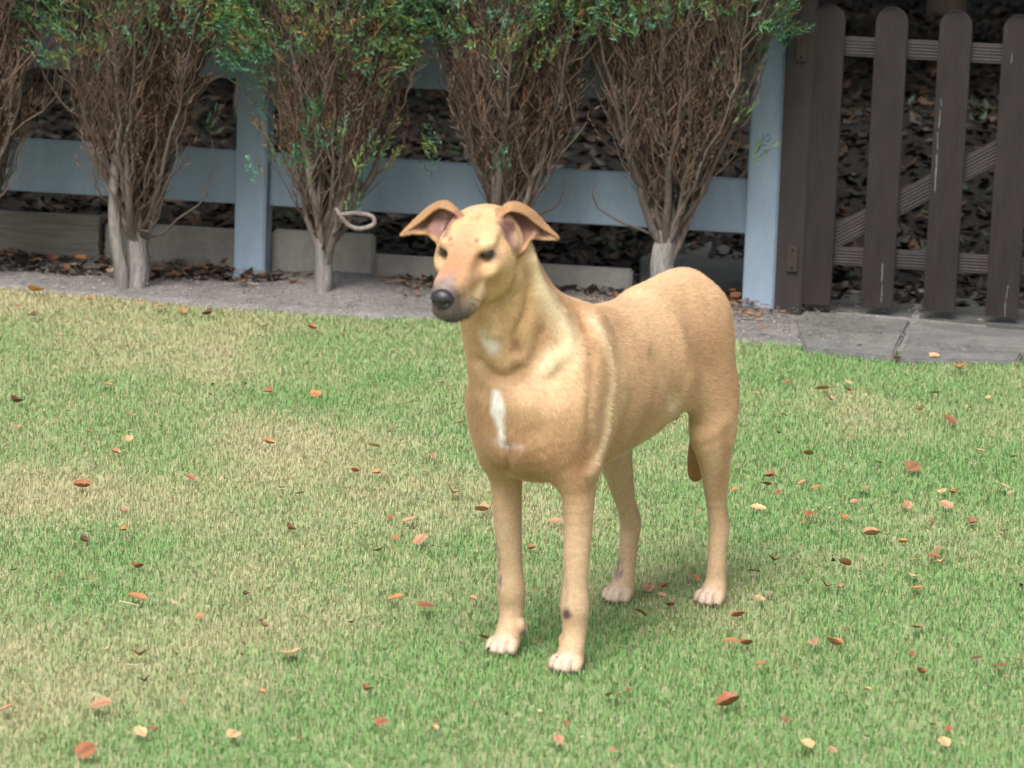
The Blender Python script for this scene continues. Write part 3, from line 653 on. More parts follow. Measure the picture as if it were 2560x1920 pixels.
# ---- head (head frame: x forward, y left, z up)
ell((.042, 0, .010), (.070, .057, .046), .03, 'h')
ell((.045, 0, .030), (.048, .048, .018), .03, 'h')
chain([(.085, 0, .008, .044, .042), (.120, 0, -.004, .035, .036), (.155, 0, -.013, .029, .033), (.190, 0, -.018, .0255, .029), (.219, 0, -.021, .021, .0225)], .024, head=True, n=4)
for s in (1, -1): chain([(.110, s * .016, .018, .010), (.150, s * .0165, .006, .0105), (.215, s * .0125, -.006, .0095)], .014, head=True, n=3)
for s in (1, -1):
    ell((.090, s * .044, -.006), (.042, .020, .026), .022, 'h')
    ell((.098, s * .027, .032), (.022, .014, .008), .018, 'h')
    ell((.046, s * .042, -.032), (.046, .022, .038), .028, 'h')
    chain([(.125, s * .022, -.044, .013, .020), (.155, s * .0195, -.050, .0125, .0215), (.185, s * .0165, -.047, .012, .019), (.210, s * .0125, -.040, .0125, .018), (.226, s * .008, -.032, .011, .013)], .012, head=True, n=3)
    chain([(.03, s * .030, -.050, .022), (.08, s * .026, -.056, .016)], .03, head=True, n=3)
chain([(.03, 0, -.052, .038, .028), (.10, 0, -.060, .027, .020), (.16, 0, -.064, .019, .012), (.205, 0, -.058, .014, .010)], .010, head=True, n=3)
# throat latch
chain([(.425, -.03, .765, .045), (.47, -.035, .745, .040)], .05)
for s in (1, -1): ell((.138, s * .040, .010), (.020, .010, .012), .022, 'h', sub=True)
for s in (1, -1): ell((.103, s * .030, .033), (.018, .014, .006), .016, 'h')
# eye sockets and mouth line
EYES = [(.1125, s * .0385, .0175) for s in (1, -1)]
for e in EYES:
    s = math.copysign(1, e[1])
    ell((e[0] + .010, s * .0465, e[2] + .000), (.0135, .0105, .0046), .003, 'h', sub=True)
for s in (1, -1):
    for t in np.linspace(0, 1, 9):
        ell((.140 + t * .075, s * (.0330 - t * .013), -.071 + .012 * t), (.007, .006, .0014), .003, 'h', sub=True)
def lid(c, rad, gap, k):
    c2 = H2D(c); R = region(c2 - .04, c2 + .04); x, y, z = pts(R)
    q = [((x - c2[0]) * HM[0, i] + (y - c2[1]) * HM[1, i] + (z - c2[2]) * HM[2, i]) / HS for i in range(3)]
    sph = np.sqrt(q[0] ** 2 + q[1] ** 2 + q[2] ** 2) - rad
    s = np.sign(c[1]); zz = q[2] + .06 * q[0] - .0004
    d = np.maximum(sph, gap - np.abs(zz + 0 * q[0])).astype(np.float32); vol[R] = smin(vol[R], d, k)
for e in EYES: lid((e[0] - .0008, e[1] * .945, e[2]), .0122, .0066, .0025)
ell((.052, .062, .034), (.018, .012, .024), .012, 'h', sub=True); ell((.050, -.064, .034), (.014, .010, .020), .012, 'h', sub=True)
# ear sheets: rows from base to tip, columns from upper/front edge to lower edge (x, y, depth towards the viewer)
P0 = _C + _f * ((DO + DF * .44 + DLt * 0 + np.array([0, 0, .83]) - _C) @ _f)
def EP(x, y, dd):
    p = PL(x, y, P0 - _f * dd, -_f); return w2d(p)
EAR = {
 'l': [[(1246, 540, .048), (1252, 522, .025), (1290, 560, .004), (1306, 600, .010), (1300, 634, .034)],
       [(1258, 530, .052), (1275, 502, .025), (1312, 535, -.004), (1326, 575, .000), (1314, 615, .026)],
       [(1280, 521, .046), (1303, 505, .022), (1330, 535, -.002), (1342, 566, .000), (1328, 592, .016)],
       [(1312, 531, .032), (1334, 524, .014), (1352, 552, -.008), (1360, 574, -.010), (1350, 592, -.002)],
       [(1352, 562, .014), (1360, 551, .004), (1371, 568, .000), (1375, 582, .000), (1370, 594, .002)],
       [(1394, 588, .004), (1396, 587, .002), (1397, 589, .0), (1397, 591, .0), (1395, 593, .002)]],
 'r': [[(1150, 536, .048), (1140, 518, .020), (1122, 545, .010), (1106, 575, .018), (1100, 606, .036)],
       [(1134, 524, .046), (1118, 500, .018), (1094, 530, .002), (1082, 560, .006), (1082, 590, .024)],
       [(1106, 513, .038), (1098, 500, .014), (1072, 528, -.014), (1062, 558, -.012), (1070, 580, .002)],
       [(1082, 522, .022), (1074, 512, .006), (1052, 540, -.004), (1046, 562, -.004), (1052, 579, .002)],
       [(1046, 552, .010), (1040, 541, .004), (1030, 558, .002), (1028, 568, .002), (1032, 579, .002)],
       [(1004, 580, .002), (1002, 579, .002), (1001, 581, .002), (1002, 583, .002), (1005, 584, .002)]]}
EARP = {}
for key, rows in EAR.items():
    Gd = np.array([[EP(*c) for c in r] for r in rows])               # 6x5x3
    a = np.stack([catmull(Gd[:, j], 14) for j in range(5)], 1)        # dense along length
    b = np.stack([catmull(a[i], 14) for i in range(len(a))], 0)
    EARP[key] = b
    Pn = b.reshape(-1, 3); rr = np.repeat(np.linspace(.0030, .0020, b.shape[0]), b.shape[1])
    R = region(Pn.min(0) - .02, Pn.max(0) + .02); x, y, z = pts(R)
    shp = (x + y + z).shape; d = np.full(shp, .3, np.float32)
    st = .010
    for q, r_ in zip(Pn, rr):
        s2 = region(q - st, q + st); o = tuple(slice(s2[i].start - R[i].start, s2[i].stop - R[i].start) for i in range(3))
        xx, yy, zz = pts(s2); v = np.sqrt((xx - q[0]) ** 2 + (yy - q[1]) ** 2 + (zz - q[2]) ** 2) - r_
        d[o] = np.minimum(d[o], v)
    vol[R] = smin(vol[R], d, .007)

def surface_nets(vol, X, Y, Z):
    ins = vol < 0
    cnt = np.zeros(tuple(s - 1 for s in vol.shape), np.int8)
    offs = [(i, j, k) for i in (0, 1) for j in (0, 1) for k in (0, 1)]
    nx, ny, nz = vol.shape
    for (i, j, k) in offs: cnt += ins[i:nx - 1 + i, j:ny - 1 + j, k:nz - 1 + k]
    act = np.argwhere((cnt > 0) & (cnt < 8)); idx = np.full(cnt.shape, -1, np.int32); idx[tuple(act.T)] = np.arange(len(act))
    acc = np.zeros((len(act), 3)); n = np.zeros(len(act)); ax = (X, Y, Z)
    for (i, j, k) in offs:
        for d in range(3):
            if (i, j, k)[d] == 1: continue
            e = np.eye(3, dtype=int)[d]; A = act + (i, j, k); B = A + e
            va = vol[tuple(A.T)]; vb = vol[tuple(B.T)]; m = (va < 0) != (vb < 0)
            t = np.where(m, va / np.where(m, va - vb, 1), 0)
            pa = np.stack([ax[q][A[:, q]] for q in range(3)], 1); pb = np.stack([ax[q][B[:, q]] for q in range(3)], 1)
            acc += np.where(m[:, None], pa + (pb - pa) * t[:, None], 0); n += m
    V = acc / n[:, None]; Fs = []
    for d in range(3):
        e = np.eye(3, dtype=int)[d]
        sl0 = tuple(slice(1, s - 1) for s in vol.shape)
        a = vol[sl0] < 0; sh = tuple(slice(1 + e[q], vol.shape[q] - 1 + e[q]) for q in range(3)); b = vol[sh] < 0
        E = np.argwhere(a != b) + 1; fl = a[tuple((E - 1).T)]
        u, v = np.eye(3, dtype=int)[(d + 1) % 3], np.eye(3, dtype=int)[(d + 2) % 3]
        q = [idx[tuple((E - u - v).T)], idx[tuple((E - v).T)], idx[tuple(E.T)], idx[tuple((E - u).T)]]
        F = np.stack(q, 1); F[~fl] = F[~fl][:, ::-1]; Fs.append(F[(F >= 0).all(1)])
    return V, np.concatenate(Fs)
DV, DFc = surface_nets(vol, GA, GL, GZ)
# relax
def relax(V, F, it, lam=.5):
    e = np.concatenate([F[:, [0, 1]], F[:, [1, 2]], F[:, [2, 3]], F[:, [3, 0]]]); n = len(V)
    a = np.concatenate([e[:, 0], e[:, 1]]); b = np.concatenate([e[:, 1], e[:, 0]]); deg = np.bincount(a, minlength=n)[:, None]
    for _ in range(it):
        for lm in (lam, -lam * 1.02):
            s = np.stack([np.bincount(a, V[b, q], n) for q in range(3)], 1) / deg; V = V + lm * (s - V)
    return V
DV = relax(DV, DFc, 4)

def vnormals(V, F):
    n = np.cross(V[F[:, 2]] - V[F[:, 0]], V[F[:, 3]] - V[F[:, 1]]); out = np.zeros_like(V)
    for k in range(4):
        for q in range(3): out[:, q] += np.bincount(F[:, k], n[:, q], len(V))
    return out / (np.linalg.norm(out, axis=1)[:, None] + 1e-12)
def dproj(V):
    P = DO + V[:, :1] * DF + V[:, 1:2] * DLt + V[:, 2:] * np.array([0, 0, 1.]) - _C; w = P @ _f
    return 1280 + FOC * (P @ _r) / w, 960 - FOC * (P @ _u) / w, w
_PX, _PY, _PW = dproj(DV)
def SP(x, y):
    i = np.where((np.abs(_PX - x) < 9) & (np.abs(_PY - y) < 9))[0]
    return tuple(DV[i[_PW[i].argmin()]]) if len(i) else tuple(dogl(x, y, .05))
def field(P, wiggle=0):
    P = catmull(np.array([SP(*p) for p in P]), 8); d = np.full(len(DV), 9.)
    for q in P: d = np.minimum(d, np.linalg.norm(DV - q, axis=1))
    return d
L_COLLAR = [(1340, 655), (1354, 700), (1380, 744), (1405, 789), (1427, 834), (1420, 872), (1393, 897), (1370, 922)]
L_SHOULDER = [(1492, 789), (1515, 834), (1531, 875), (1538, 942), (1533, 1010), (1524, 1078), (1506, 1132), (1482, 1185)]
L_THROAT = [(1222, 798), (1234, 825)]
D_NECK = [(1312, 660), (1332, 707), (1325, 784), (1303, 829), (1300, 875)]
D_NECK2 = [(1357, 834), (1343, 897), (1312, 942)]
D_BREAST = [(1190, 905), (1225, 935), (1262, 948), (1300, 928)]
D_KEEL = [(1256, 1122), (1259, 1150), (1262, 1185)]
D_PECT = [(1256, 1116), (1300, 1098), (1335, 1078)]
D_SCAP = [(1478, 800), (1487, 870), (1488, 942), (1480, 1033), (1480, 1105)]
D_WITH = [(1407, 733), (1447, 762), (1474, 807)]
_n = vnormals(DV, DFc); _disp = np.zeros(len(DV))
for P, r, a in [(L_COLLAR, .018, .0050), (L_SHOULDER, .012, .0030), (L_THROAT, .020, .004), (D_NECK, .013, -.0050), (D_NECK2, .016, -.0032), (D_BREAST, .014, -.0065), (D_KEEL, .009, -.006),
                (D_PECT, .020, -.0020), ([(1309, 640), (1304, 690), (1285, 730), (1255, 752), (1225, 772)], .010, -.0035), (D_SCAP, .014, -.0030), (D_WITH, .012, -.003), ([(1265, 1010), (1330, 1000), (1380, 1010)], .035, .004), ([(1395, 720), (1420, 760)], .012, .003),
                ([(1640, 880), (1680, 960), (1690, 1010)], .018, -.004), ([(1700, 800), (1720, 900), (1740, 1000)], .030, .004), ([(1248, 560), (1240, 590)], .010, .002), ([(1560, 800), (1580, 900), (1590, 1000)], .02, -.0015), ([(1610, 800), (1630, 900), (1630, 1000)], .02, .0015)]:
    _disp += 1.5 * a * np.exp(-(field(P) / r) ** 2)
DV = DV + _n * _disp[:, None]; DV = relax(DV, DFc, 2)

# ---- coat pigment, with some shade painted into the creases
def blend(C, c, w): w = np.clip(w, 0, 1)[:, None]; return C * (1 - w) + np.array(c) * w
def soft(d, r, e): return np.clip((r - d) / e + .5, 0, 1)
vn1, vn2 = VN(3), VN(4)
A_, L_, Z_ = DV.T
Hh = D2H(DV)
TAN = (.58, .372, .215); TAN_D = (.30, .15, .06); PALE = (.68, .48, .27); WHITE = (.93, .90, .86); BLK = (.030, .027, .030); GREY = (.075, .066, .068); PINK = (.42, .24, .22)
Cc = np.tile(np.array(TAN), (len(DV), 1))
nz = fbm(vn1, A_ * 9 + L_ * 5, Z_ * 9 + L_ * 3) - .5
Cc = blend(Cc, TAN_D, .15 + nz * .9)
Cc = blend(Cc, PALE, .12 - nz * .9)
legm = soft(Z_, .30, .12)
Cc = blend(Cc, (.56, .40, .255), legm * .85)
# paler hair behind the shoulder blade, along the neck fold and on the flank
def stroke(P, r, e, c, w, zl=None):
    global Cc
    P = catmull(P, 8); d = np.full(len(DV), 9.)
    for i in range(len(P)): d = np.minimum(d, np.linalg.norm(DV - P[i], axis=1))
    Cc = blend(Cc, c, soft(d, r, e) * w)
DP = lambda x, y, l: tuple(dogl(x, y, l))
def pstroke(P, r, e, c, w):
    global Cc
    Cc = blend(Cc, c, soft(field(P) + (fbm(vn2, L_ * 40 + A_ * 30, Z_ * 40) - .5) * .010, r, e) * w)
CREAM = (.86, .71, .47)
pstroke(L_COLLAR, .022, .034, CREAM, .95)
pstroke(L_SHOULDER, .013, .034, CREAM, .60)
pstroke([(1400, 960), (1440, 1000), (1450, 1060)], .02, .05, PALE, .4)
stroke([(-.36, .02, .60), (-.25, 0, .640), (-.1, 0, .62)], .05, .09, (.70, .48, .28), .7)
pstroke([(1660, 760), (1600, 800)], .03, .08, PALE, .35)
pstroke(D_NECK, .008, .020, TAN_D, .8)  # shade of both neck grooves painted into the coat
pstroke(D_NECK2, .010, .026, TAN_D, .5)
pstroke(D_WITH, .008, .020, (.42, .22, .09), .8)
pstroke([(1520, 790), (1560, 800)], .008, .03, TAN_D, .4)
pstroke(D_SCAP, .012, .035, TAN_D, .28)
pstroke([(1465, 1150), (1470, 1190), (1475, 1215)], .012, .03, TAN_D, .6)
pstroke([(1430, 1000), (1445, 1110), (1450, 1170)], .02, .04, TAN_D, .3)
pstroke([(1225, 935), (1262, 950), (1300, 930)], .008, .03, TAN_D, .55)  # shadow under the neck bulge painted onto the breast
pstroke([(1240, 1170), (1262, 1180), (1330, 1190)], .01, .03, TAN_D, .5)  # shade between the forelegs painted on the chest bottom
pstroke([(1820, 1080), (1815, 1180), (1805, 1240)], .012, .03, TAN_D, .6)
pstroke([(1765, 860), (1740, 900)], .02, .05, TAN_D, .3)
# belly, inner thighs
under = soft(Z_ + .2 * A_, .38, .05) * soft(np.abs(L_), .055, .02) * soft(-Z_, -.34, .03) * soft(A_, .08, .05); Cc = blend(Cc, (.80, .72, .58), under * .8)
inner = soft(np.abs(L_), .062, .02) * soft(A_, -.12, .05) * soft(-Z_, -.30, .12) * soft(Z_, .44, .05) * soft(-A_, .37, .03); Cc = blend(Cc, (.74, .66, .54), inner * .4)
# rear of thigh and tail browner
Cc = blend(Cc, TAN_D, soft(-A_, .9, .1) * soft(A_, -.34, .06) * (Z_ < .5) * (Z_ > .16) * .7)
tl = soft(A_, -.405, .03) * (np.abs(L_) < .06); Cc = blend(Cc, (.36, .18, .06), tl * .9 * soft(Z_, .5, .2))
# white chest stripe and small cross
front = (A_ > .33) * (Z_ < .60)
def line2(l0, z0, l1, z1, r0, r1, e, c, w=1.0, m=front):
    global Cc
    ax = np.array([l1 - l0, z1 - z0]); t = np.clip(((L_ - l0) * ax[0] + (Z_ - z0) * ax[1]) / (ax @ ax), 0, 1)
    d = np.hypot(L_ - l0 - ax[0] * t, Z_ - z0 - ax[1] * t) + (fbm(vn2, L_ * 60, Z_ * 30) - .5) * .012
    Cc = blend(Cc, c, soft(d - (r0 + (r1 - r0) * t), 0, e) * w * m)
line2(-.015, .520, -.013, .488, .007, .012, .012, WHITE)
line2(-.013, .488, -.009, .425, .012, .004, .012, WHITE)
line2(-.009, .425, .026, .425, .005, .003, .010, (.70, .66, .62), .7)
line2(-.009, .425, -.032, .433, .004, .003, .010, (.70, .66, .62), .5)
pstroke([(1205, 832), (1222, 868)], .012, .018, WHITE, .75)
pstroke(L_THROAT, .012, .016, CREAM, .8)
pstroke([(1688, 1000), (1695, 1030), (1715, 1060)], .012, .03, (.80, .70, .54), .5)
# head markings in the head frame, plus painted cheek and jaw shading
hx, hy, hz = Hh.T; onh = (hx > -.02) & (A_ > .40) & (Z_ > .62)
nh = (fbm(vn2, hx * 80, hy * 80 + hz * 40) - .5) * .02
Cc = blend(Cc, (.62, .41, .20), onh * .55 * soft(np.abs(hx - .06), .06, .05))
Cc = blend(Cc, (.42, .20, .105), onh * soft(np.abs(hy), .022, .02) * soft(np.abs(hx - .155), .055, .04) * .85)
pstroke([(1120, 575), (1160, 590), (1210, 585), (1245, 600)], .018, .03, PALE, .2)
pstroke([(1218, 600), (1240, 606)], .006, .010, CREAM, .25)
pstroke([(1242, 668), (1218, 705), (1194, 742), (1180, 768)], .007, .010, (.74, .56, .34), .7)  # light strip of the cheek painted in, its dark crease next
pstroke([(1232, 655), (1208, 690), (1186, 722)], .004, .010, (.34, .18, .08), .55)
pstroke([(1308, 645), (1304, 690), (1285, 732), (1255, 754)], .010, .025, (.30, .19, .08), .55)  # jaw shadow painted along the edge of the cheek
pstroke([(1300, 560), (1312, 600)], .004, .010, (.36, .18, .07), .0)
for P_ in ([(1190, 515), (1183, 542), (1170, 568)], [(1178, 518), (1168, 545)], [(1205, 518), (1196, 535)], [(1164, 590), (1160, 620)]): pstroke(P_, .0025, .006, (.50, .26, .13), .55)
Cc = blend(Cc, GREY, onh * soft(-hx + nh, -.210, .026) * .9)
Cc = blend(Cc, (.24, .19, .18), onh * soft(-hx + nh * 1.5, -.188, .035) * soft(np.abs(hy), .012, .016) * (hz > -.02) * .8)
Cc = blend(Cc, (.115, .098, .098), onh * soft(-hx + nh * 1.4, -.172, .04) * soft(hz, -.036, .018) * .9)
Cc = blend(Cc, (.45, .36, .29), onh * soft(np.abs(hx - .19), .018, .02) * soft(np.abs(hz + .034), .008, .01) * .3)
lip = onh * (hx > .128) * soft(np.abs(hz + .0715 - (hx - .14) * .16), .0040, .004); Cc = blend(Cc, BLK, lip * .95)
Cc = blend(Cc, (.10, .085, .08), onh * soft(np.sqrt((hx - .142) ** 2 + (np.abs(hy) - .032) ** 2 + (hz + .068) ** 2), .012, .01) * .9)
for e in EYES:
    d = np.sqrt(((hx - e[0] - .008) / 1.6) ** 2 + ((hy - e[1] * 1.12) / 1.6) ** 2 + ((hz - e[2] + .001) / .85) ** 2)
    Cc = blend(Cc, (.20, .125, .09), onh * soft(d, .0150, .009) * .55)
    Cc = blend(Cc, (.045, .035, .035), onh * soft(d, .0098, .0045) * .97)
    b = np.array([e[0] + .006, e[1] * .62, .0415]); d = np.linalg.norm((Hh - b) / np.array([1, .8, 1.3]), axis=1); Cc = blend(Cc, (.12, .075, .055), onh * soft(d, .0052, .005) * .7)
# inside of the ears
for s_ in (1, -1):
    d = np.linalg.norm((Hh - np.array([.052, s_ * .058, .034])) / np.array([1.0, 1.0, 1.2]), axis=1); Cc = blend(Cc, (.36, .20, .18), onh * soft(d, .017, .010) * .85)
for key in EARP:
    P = EARP[key]; flat = P.reshape(-1, 3); du = np.gradient(P, axis=0); dv = np.gradient(P, axis=1); Nn = np.cross(du, dv).reshape(-1, 3); Nn /= np.linalg.norm(Nn, axis=1)[:, None] + 1e-9
    view = w2d(_C) - flat.mean(0)
    cand = np.where(np.all((DV > flat.min(0) - .008) & (DV < flat.max(0) + .008), 1))[0]
    fsub = flat[::3]; Ns = Nn[::3]; rowf = np.repeat(np.linspace(0, 1, P.shape[0]), P.shape[1])[::3]; colf = np.tile(np.linspace(0, 1, P.shape[1]), P.shape[0])[::3]
    sg = np.sign((Nn @ view).mean())
    D2 = np.linalg.norm(DV[cand][:, None] - fsub[None], axis=2); j = D2.argmin(1); dm = D2[np.arange(len(cand)), j]
    side = ((DV[cand] - fsub[j]) * Ns[j]).sum(1) * sg
    near = dm < .009; ins = near & (side > .0008) & (colf[j] > .12) & (colf[j] < .93)
    w = np.zeros(len(DV)); w[cand[near & ~ins]] = .75; Cc = blend(Cc, (.27, .135, .062), w)
    w = np.zeros(len(DV)); w[cand[ins]] = 1; rw = np.zeros(len(DV)); rw[cand] = rowf[j]
    Cc = blend(Cc, (.22, .125, .10), w * .85)
    Cc = blend(Cc, (.20, .09, .085), w * soft(rw, .25, .25) * .75 * (1 if key == 'l' else .8))
    Cc = blend(Cc, (.45, .28, .15), w * soft(-rw, -.75, .3) * .7)
pstroke([(1262, 548), (1276, 575), (1292, 606)], .011, .010, (.20, .105, .085), .85)
pstroke([(1285, 552), (1300, 580), (1303, 612)], .009, .010, (.27, .15, .115), .75)
pstroke([(1275, 540), (1290, 560)], .008, .010, (.13, .05, .055), .8)
pstroke([(1300, 575), (1306, 590)], .004, .006, (.55, .40, .34), .6)
pstroke([(1136, 530), (1120, 545), (1106, 575)], .008, .008, (.26, .12, .10), .85)
pstroke([(1106, 535), (1098, 556)], .004, .006, (.50, .34, .30), .4)
# leg marks
def spot(x, y, l, r, e, c, w, q=(1, 1, 1)):
    global Cc
    p = np.array(DP(x, y, l)); d = np.linalg.norm((DV - p) / np.array(q), axis=1) + (fbm(vn2, L_ * 200, Z_ * 200) - .5) * .008
    Cc = blend(Cc, c, soft(d, r, e) * w)
spot(1428, 1527, .078, .024, .006, (.10, .07, .07), 0) ; 
p = np.array(DP(1428, 1527, .078)); m = (A_ > p[0] - .005); d = np.hypot(L_ - p[1] + .004, Z_ - p[2]) + (fbm(vn2, L_ * 150, Z_ * 150) - .5) * .008
Cc = blend(Cc, (.10, .065, .065), soft(d, .010, .007) * m * (A_ > .2)); 
sp = fbm(vn1, L_ * 160 + 9, Z_ * 90)
Cc = blend(Cc, (.25, .22, .22), (A_ > .24) * soft(np.abs(Z_ - .165), .04, .04) * (L_ > 0) * (L_ < .078) * np.clip((sp - .5) * 3, 0, .5))
Cc = blend(Cc, (.16, .14, .15), (A_ > .2) * (A_ < .3) * soft(np.abs(Z_ - .165), .045, .03) * (L_ < -.082) * np.clip((sp - .33) * 3, 0, .8))
Cc = blend(Cc, (.20, .16, .17), (A_ < -.2) * soft(np.abs(Z_ - .065), .02, .02) * (L_ < -.075) * (L_ > -.1) * np.clip((sp - .3) * 3, 0, .8) * (A_ > -.25))
for (a, l, z, sc, yaw) in PAWS:
    d = np.linalg.norm((DV - np.array([a + .012, l, .012])) / np.array([1, 1, .9]), axis=1)
    Cc = blend(Cc, (.68, .55, .46), soft(d, .027, .02) * .85)
    for t in (-.0135, 0, .0135): Cc = blend(Cc, (.42, .24, .18), (np.abs(A_ - a) < .05) * (Z_ < .03) * (A_ > a + .004) * soft(np.abs(L_ - l - t * sc), .0008, .0022) * .7)
fine = fbm(vn1, (A_ + L_ * .6) * 90, Z_ * 420, 2) - .5
Cc = np.clip(Cc * (1 + fine[:, None] * .12), 0, 1)

# fur material
def fur_mat():
    m = bpy.data.materials.new('short tan coat'); m.use_nodes = True; t = m.node_tree; N = t.nodes; Lk = t.links; b = N['Principled BSDF']
    a = N.new('ShaderNodeAttribute'); a.attribute_name = 'col'
    tc = N.new('ShaderNodeTexCoord'); mp = N.new('ShaderNodeMapping'); mp.inputs['Scale'].default_value = (70, 120, 420)
    n = N.new('ShaderNodeTexNoise'); n.inputs['Scale'].default_value = 1; n.inputs['Detail'].default_value = 4
    Lk.new(tc.outputs['Object'], mp.inputs[0]); Lk.new(mp.outputs[0], n.inputs['Vector'])
    mr = N.new('ShaderNodeMapRange'); mr.inputs[1].default_value = .3; mr.inputs[2].default_value = .7; mr.inputs[3].default_value = .86; mr.inputs[4].default_value = 1.12; Lk.new(n.outputs[0], mr.inputs[0])
    vm = N.new('ShaderNodeVectorMath'); vm.operation = 'SCALE'; Lk.new(a.outputs['Color'], vm.inputs[0]); Lk.new(mr.outputs[0], vm.inputs['Scale'])
    Lk.new(vm.outputs[0], b.inputs['Base Color']); b.inputs['Roughness'].default_value = .62; b.inputs['Specular IOR Level'].default_value = .25
    b.inputs['Sheen Weight'].default_value = .06; b.inputs['Sheen Roughness'].default_value = .4; b.inputs['Sheen Tint'].default_value = (1, .93, .8, 1)
    bp = N.new('ShaderNodeBump'); bp.inputs['Distance'].default_value = .0012; bp.inputs['Strength'].default_value = .6; Lk.new(n.outputs[0], bp.inputs['Height']); Lk.new(bp.outputs[0], b.inputs['Normal'])
    return m
FUR = fur_mat()
NOSE = mat('wet black nose', (.014, .014, .020), rough=.33, spec=.6, noise=[(300, .3)], bump=(900, .0006))
EYE = mat('dark brown eye', (.014, .007, .005), rough=.03, spec=.9)
CLAW = mat('dark claw', (.12, .09, .08), rough=.4)
MD = Matrix(((DF[0], DLt[0], 0, DO[0]), (DF[1], DLt[1], 0, DO[1]), (0, 0, 1, 0), (0, 0, 0, 1)))
dog = empty('dog', DO - np.array([0, 0, .004])); dog.rotation_euler = (0, 0, math.atan2(DF[1], DF[0]))
props(dog, 'short haired tan dog with black muzzle and white chest stripe standing on the lawn', 'dog')
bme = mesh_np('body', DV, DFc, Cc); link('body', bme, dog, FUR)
import bmesh
def blob(name, c, r, m, frame=None, seg=24, ring=16, parent=dog):
    bm = bmesh.new(); bmesh.ops.create_uvsphere(bm, u_segments=seg, v_segments=ring, radius=1)
    Fm = np.eye(3) if frame is None else frame
    for v in bm.verts:
        q = Fm @ (np.array(v.co) * np.array(r)) + np.array(c); v.co = q
    me = bpy.data.meshes.new(name); bm.to_mesh(me); bm.free()
    for p in me.polygons: p.use_smooth = True
    return link(name, me, parent, m)
# nose pad with nostrils
bm = bmesh.new(); bmesh.ops.create_uvsphere(bm, u_segments=40, v_segments=28, radius=1)
for v in bm.verts:
    q = np.array(v.co); q = q * np.array([.0155, .0205 * (1 - .28 * max(0, -q[2])), .0185])
    for s in (1, -1):
        c = np.array([.0115, s * .0098, -.003]); dd = np.linalg.norm((q - c) / np.array([1, 1.25, .85])); q[0] -= .0110 * math.exp(-(dd / .0050) ** 2)
        c = np.array([.008, s * .017, -.003]); dd = np.linalg.norm(q - c); q[1] -= s * .003 * math.exp(-(dd / .004) ** 2)
    q[0] -= .0022 * math.exp(-(q[1] / .0016) ** 2) * (q[2] < .004) * (q[0] > 0)
    v.co = HM @ ((q + np.array([.2330, 0, -.0125])) * HS) + HO
me = bpy.data.meshes.new('nose'); bm.to_mesh(me); bm.free()
for p in me.polygons: p.use_smooth = True
link('nose', me, dog, NOSE)
for e in EYES: blob('eye', H2D((e[0] - .0006, e[1] * .95, e[2])), (.0114, .0114, .0114), EYE, HM)
for (c, Rm, sc) in TOES: blob('claw', c, (.0042 * sc, .0018, .0022), CLAW, Rm @ rotm(0, .5), 8, 6)
for (a, l, z, sc, yaw), fl in zip(PAWS[:2], (1, -1)):
    blob('claw', (a - .026, l - fl * .0275, .040), (.0042, .0032, .0070), CLAW, rotm(0), 8, 6)
del vol, LZ
# short hair lying along the body
def coat(n):
    r = np.random.default_rng(5); F = DFc; N_ = vnormals(DV, F)
    a = np.linalg.norm(np.cross(DV[F[:, 1]] - DV[F[:, 0]], DV[F[:, 3]] - DV[F[:, 0]]), axis=1); q = r.choice(len(F), n, p=a / a.sum()); u, v = r.random((2, n, 1))
    f = F[q]; B = lambda X: X[f[:, 0]] * (1 - u) * (1 - v) + X[f[:, 1]] * u * (1 - v) + X[f[:, 2]] * u * v + X[f[:, 3]] * (1 - u) * v
    P = B(DV); Nn = B(N_); Nn /= np.linalg.norm(Nn, axis=1)[:, None]; C = B(Cc); H = D2H(P)
    flow = np.tile(np.array([-1., 0, -.45]), (n, 1)); leg = np.clip((.40 - P[:, 2]) / .1, 0, 1)[:, None]; flow = flow * (1 - leg) + np.array([-.15, 0, -1.]) * leg
    nk = np.clip((P[:, 0] - .22) / .12, 0, 1)[:, None] * (1 - leg); flow = flow * (1 - nk) + np.array([-.55, 0, -.85]) * nk
    hd = ((P[:, 0] > .40) & (P[:, 2] > .70) & (H[:, 0] > -.03))[:, None]; flow = np.where(hd, np.tile(HM @ np.array([-1, 0, -.15]), (n, 1)), flow)
    flow += r.normal(0, .16, (n, 3)); flow -= Nn * (flow * Nn).sum(1)[:, None]; flow /= np.linalg.norm(flow, axis=1)[:, None] + 1e-9
    L = r.uniform(.006, .012, n)[:, None]; L = np.where(hd, L * .38, L); L = np.where(leg > .5, L * .7, L); lift = r.uniform(.10, .38, n)[:, None]
    w = np.cross(flow, Nn) * r.uniform(.00025, .00045, n)[:, None]
    keep = (np.abs(H - np.array([.1125, 0, .0175]))[:, 0] > .018) | (np.abs(np.abs(H[:, 1]) - .0385) > .014) | (np.abs(H[:, 2] - .0175) > .011)
    V = np.stack([P - w, P + w, P + (flow + Nn * lift) * L], 1)[keep].reshape(-1, 3); C = np.clip(C[keep] * r.uniform(.72, 1.28, (keep.sum(), 1)), 0, 1)
    o = link('coat', mesh_np('coat', V, np.arange(len(V)).reshape(-1, 3), np.repeat(C, 3, 0), False), dog, HAIR); o['kind'] = 'stuff'
HAIR = mat('short hair', (1, 1, 1), attr=True, rough=.55, spec=.3)
coat(190000)
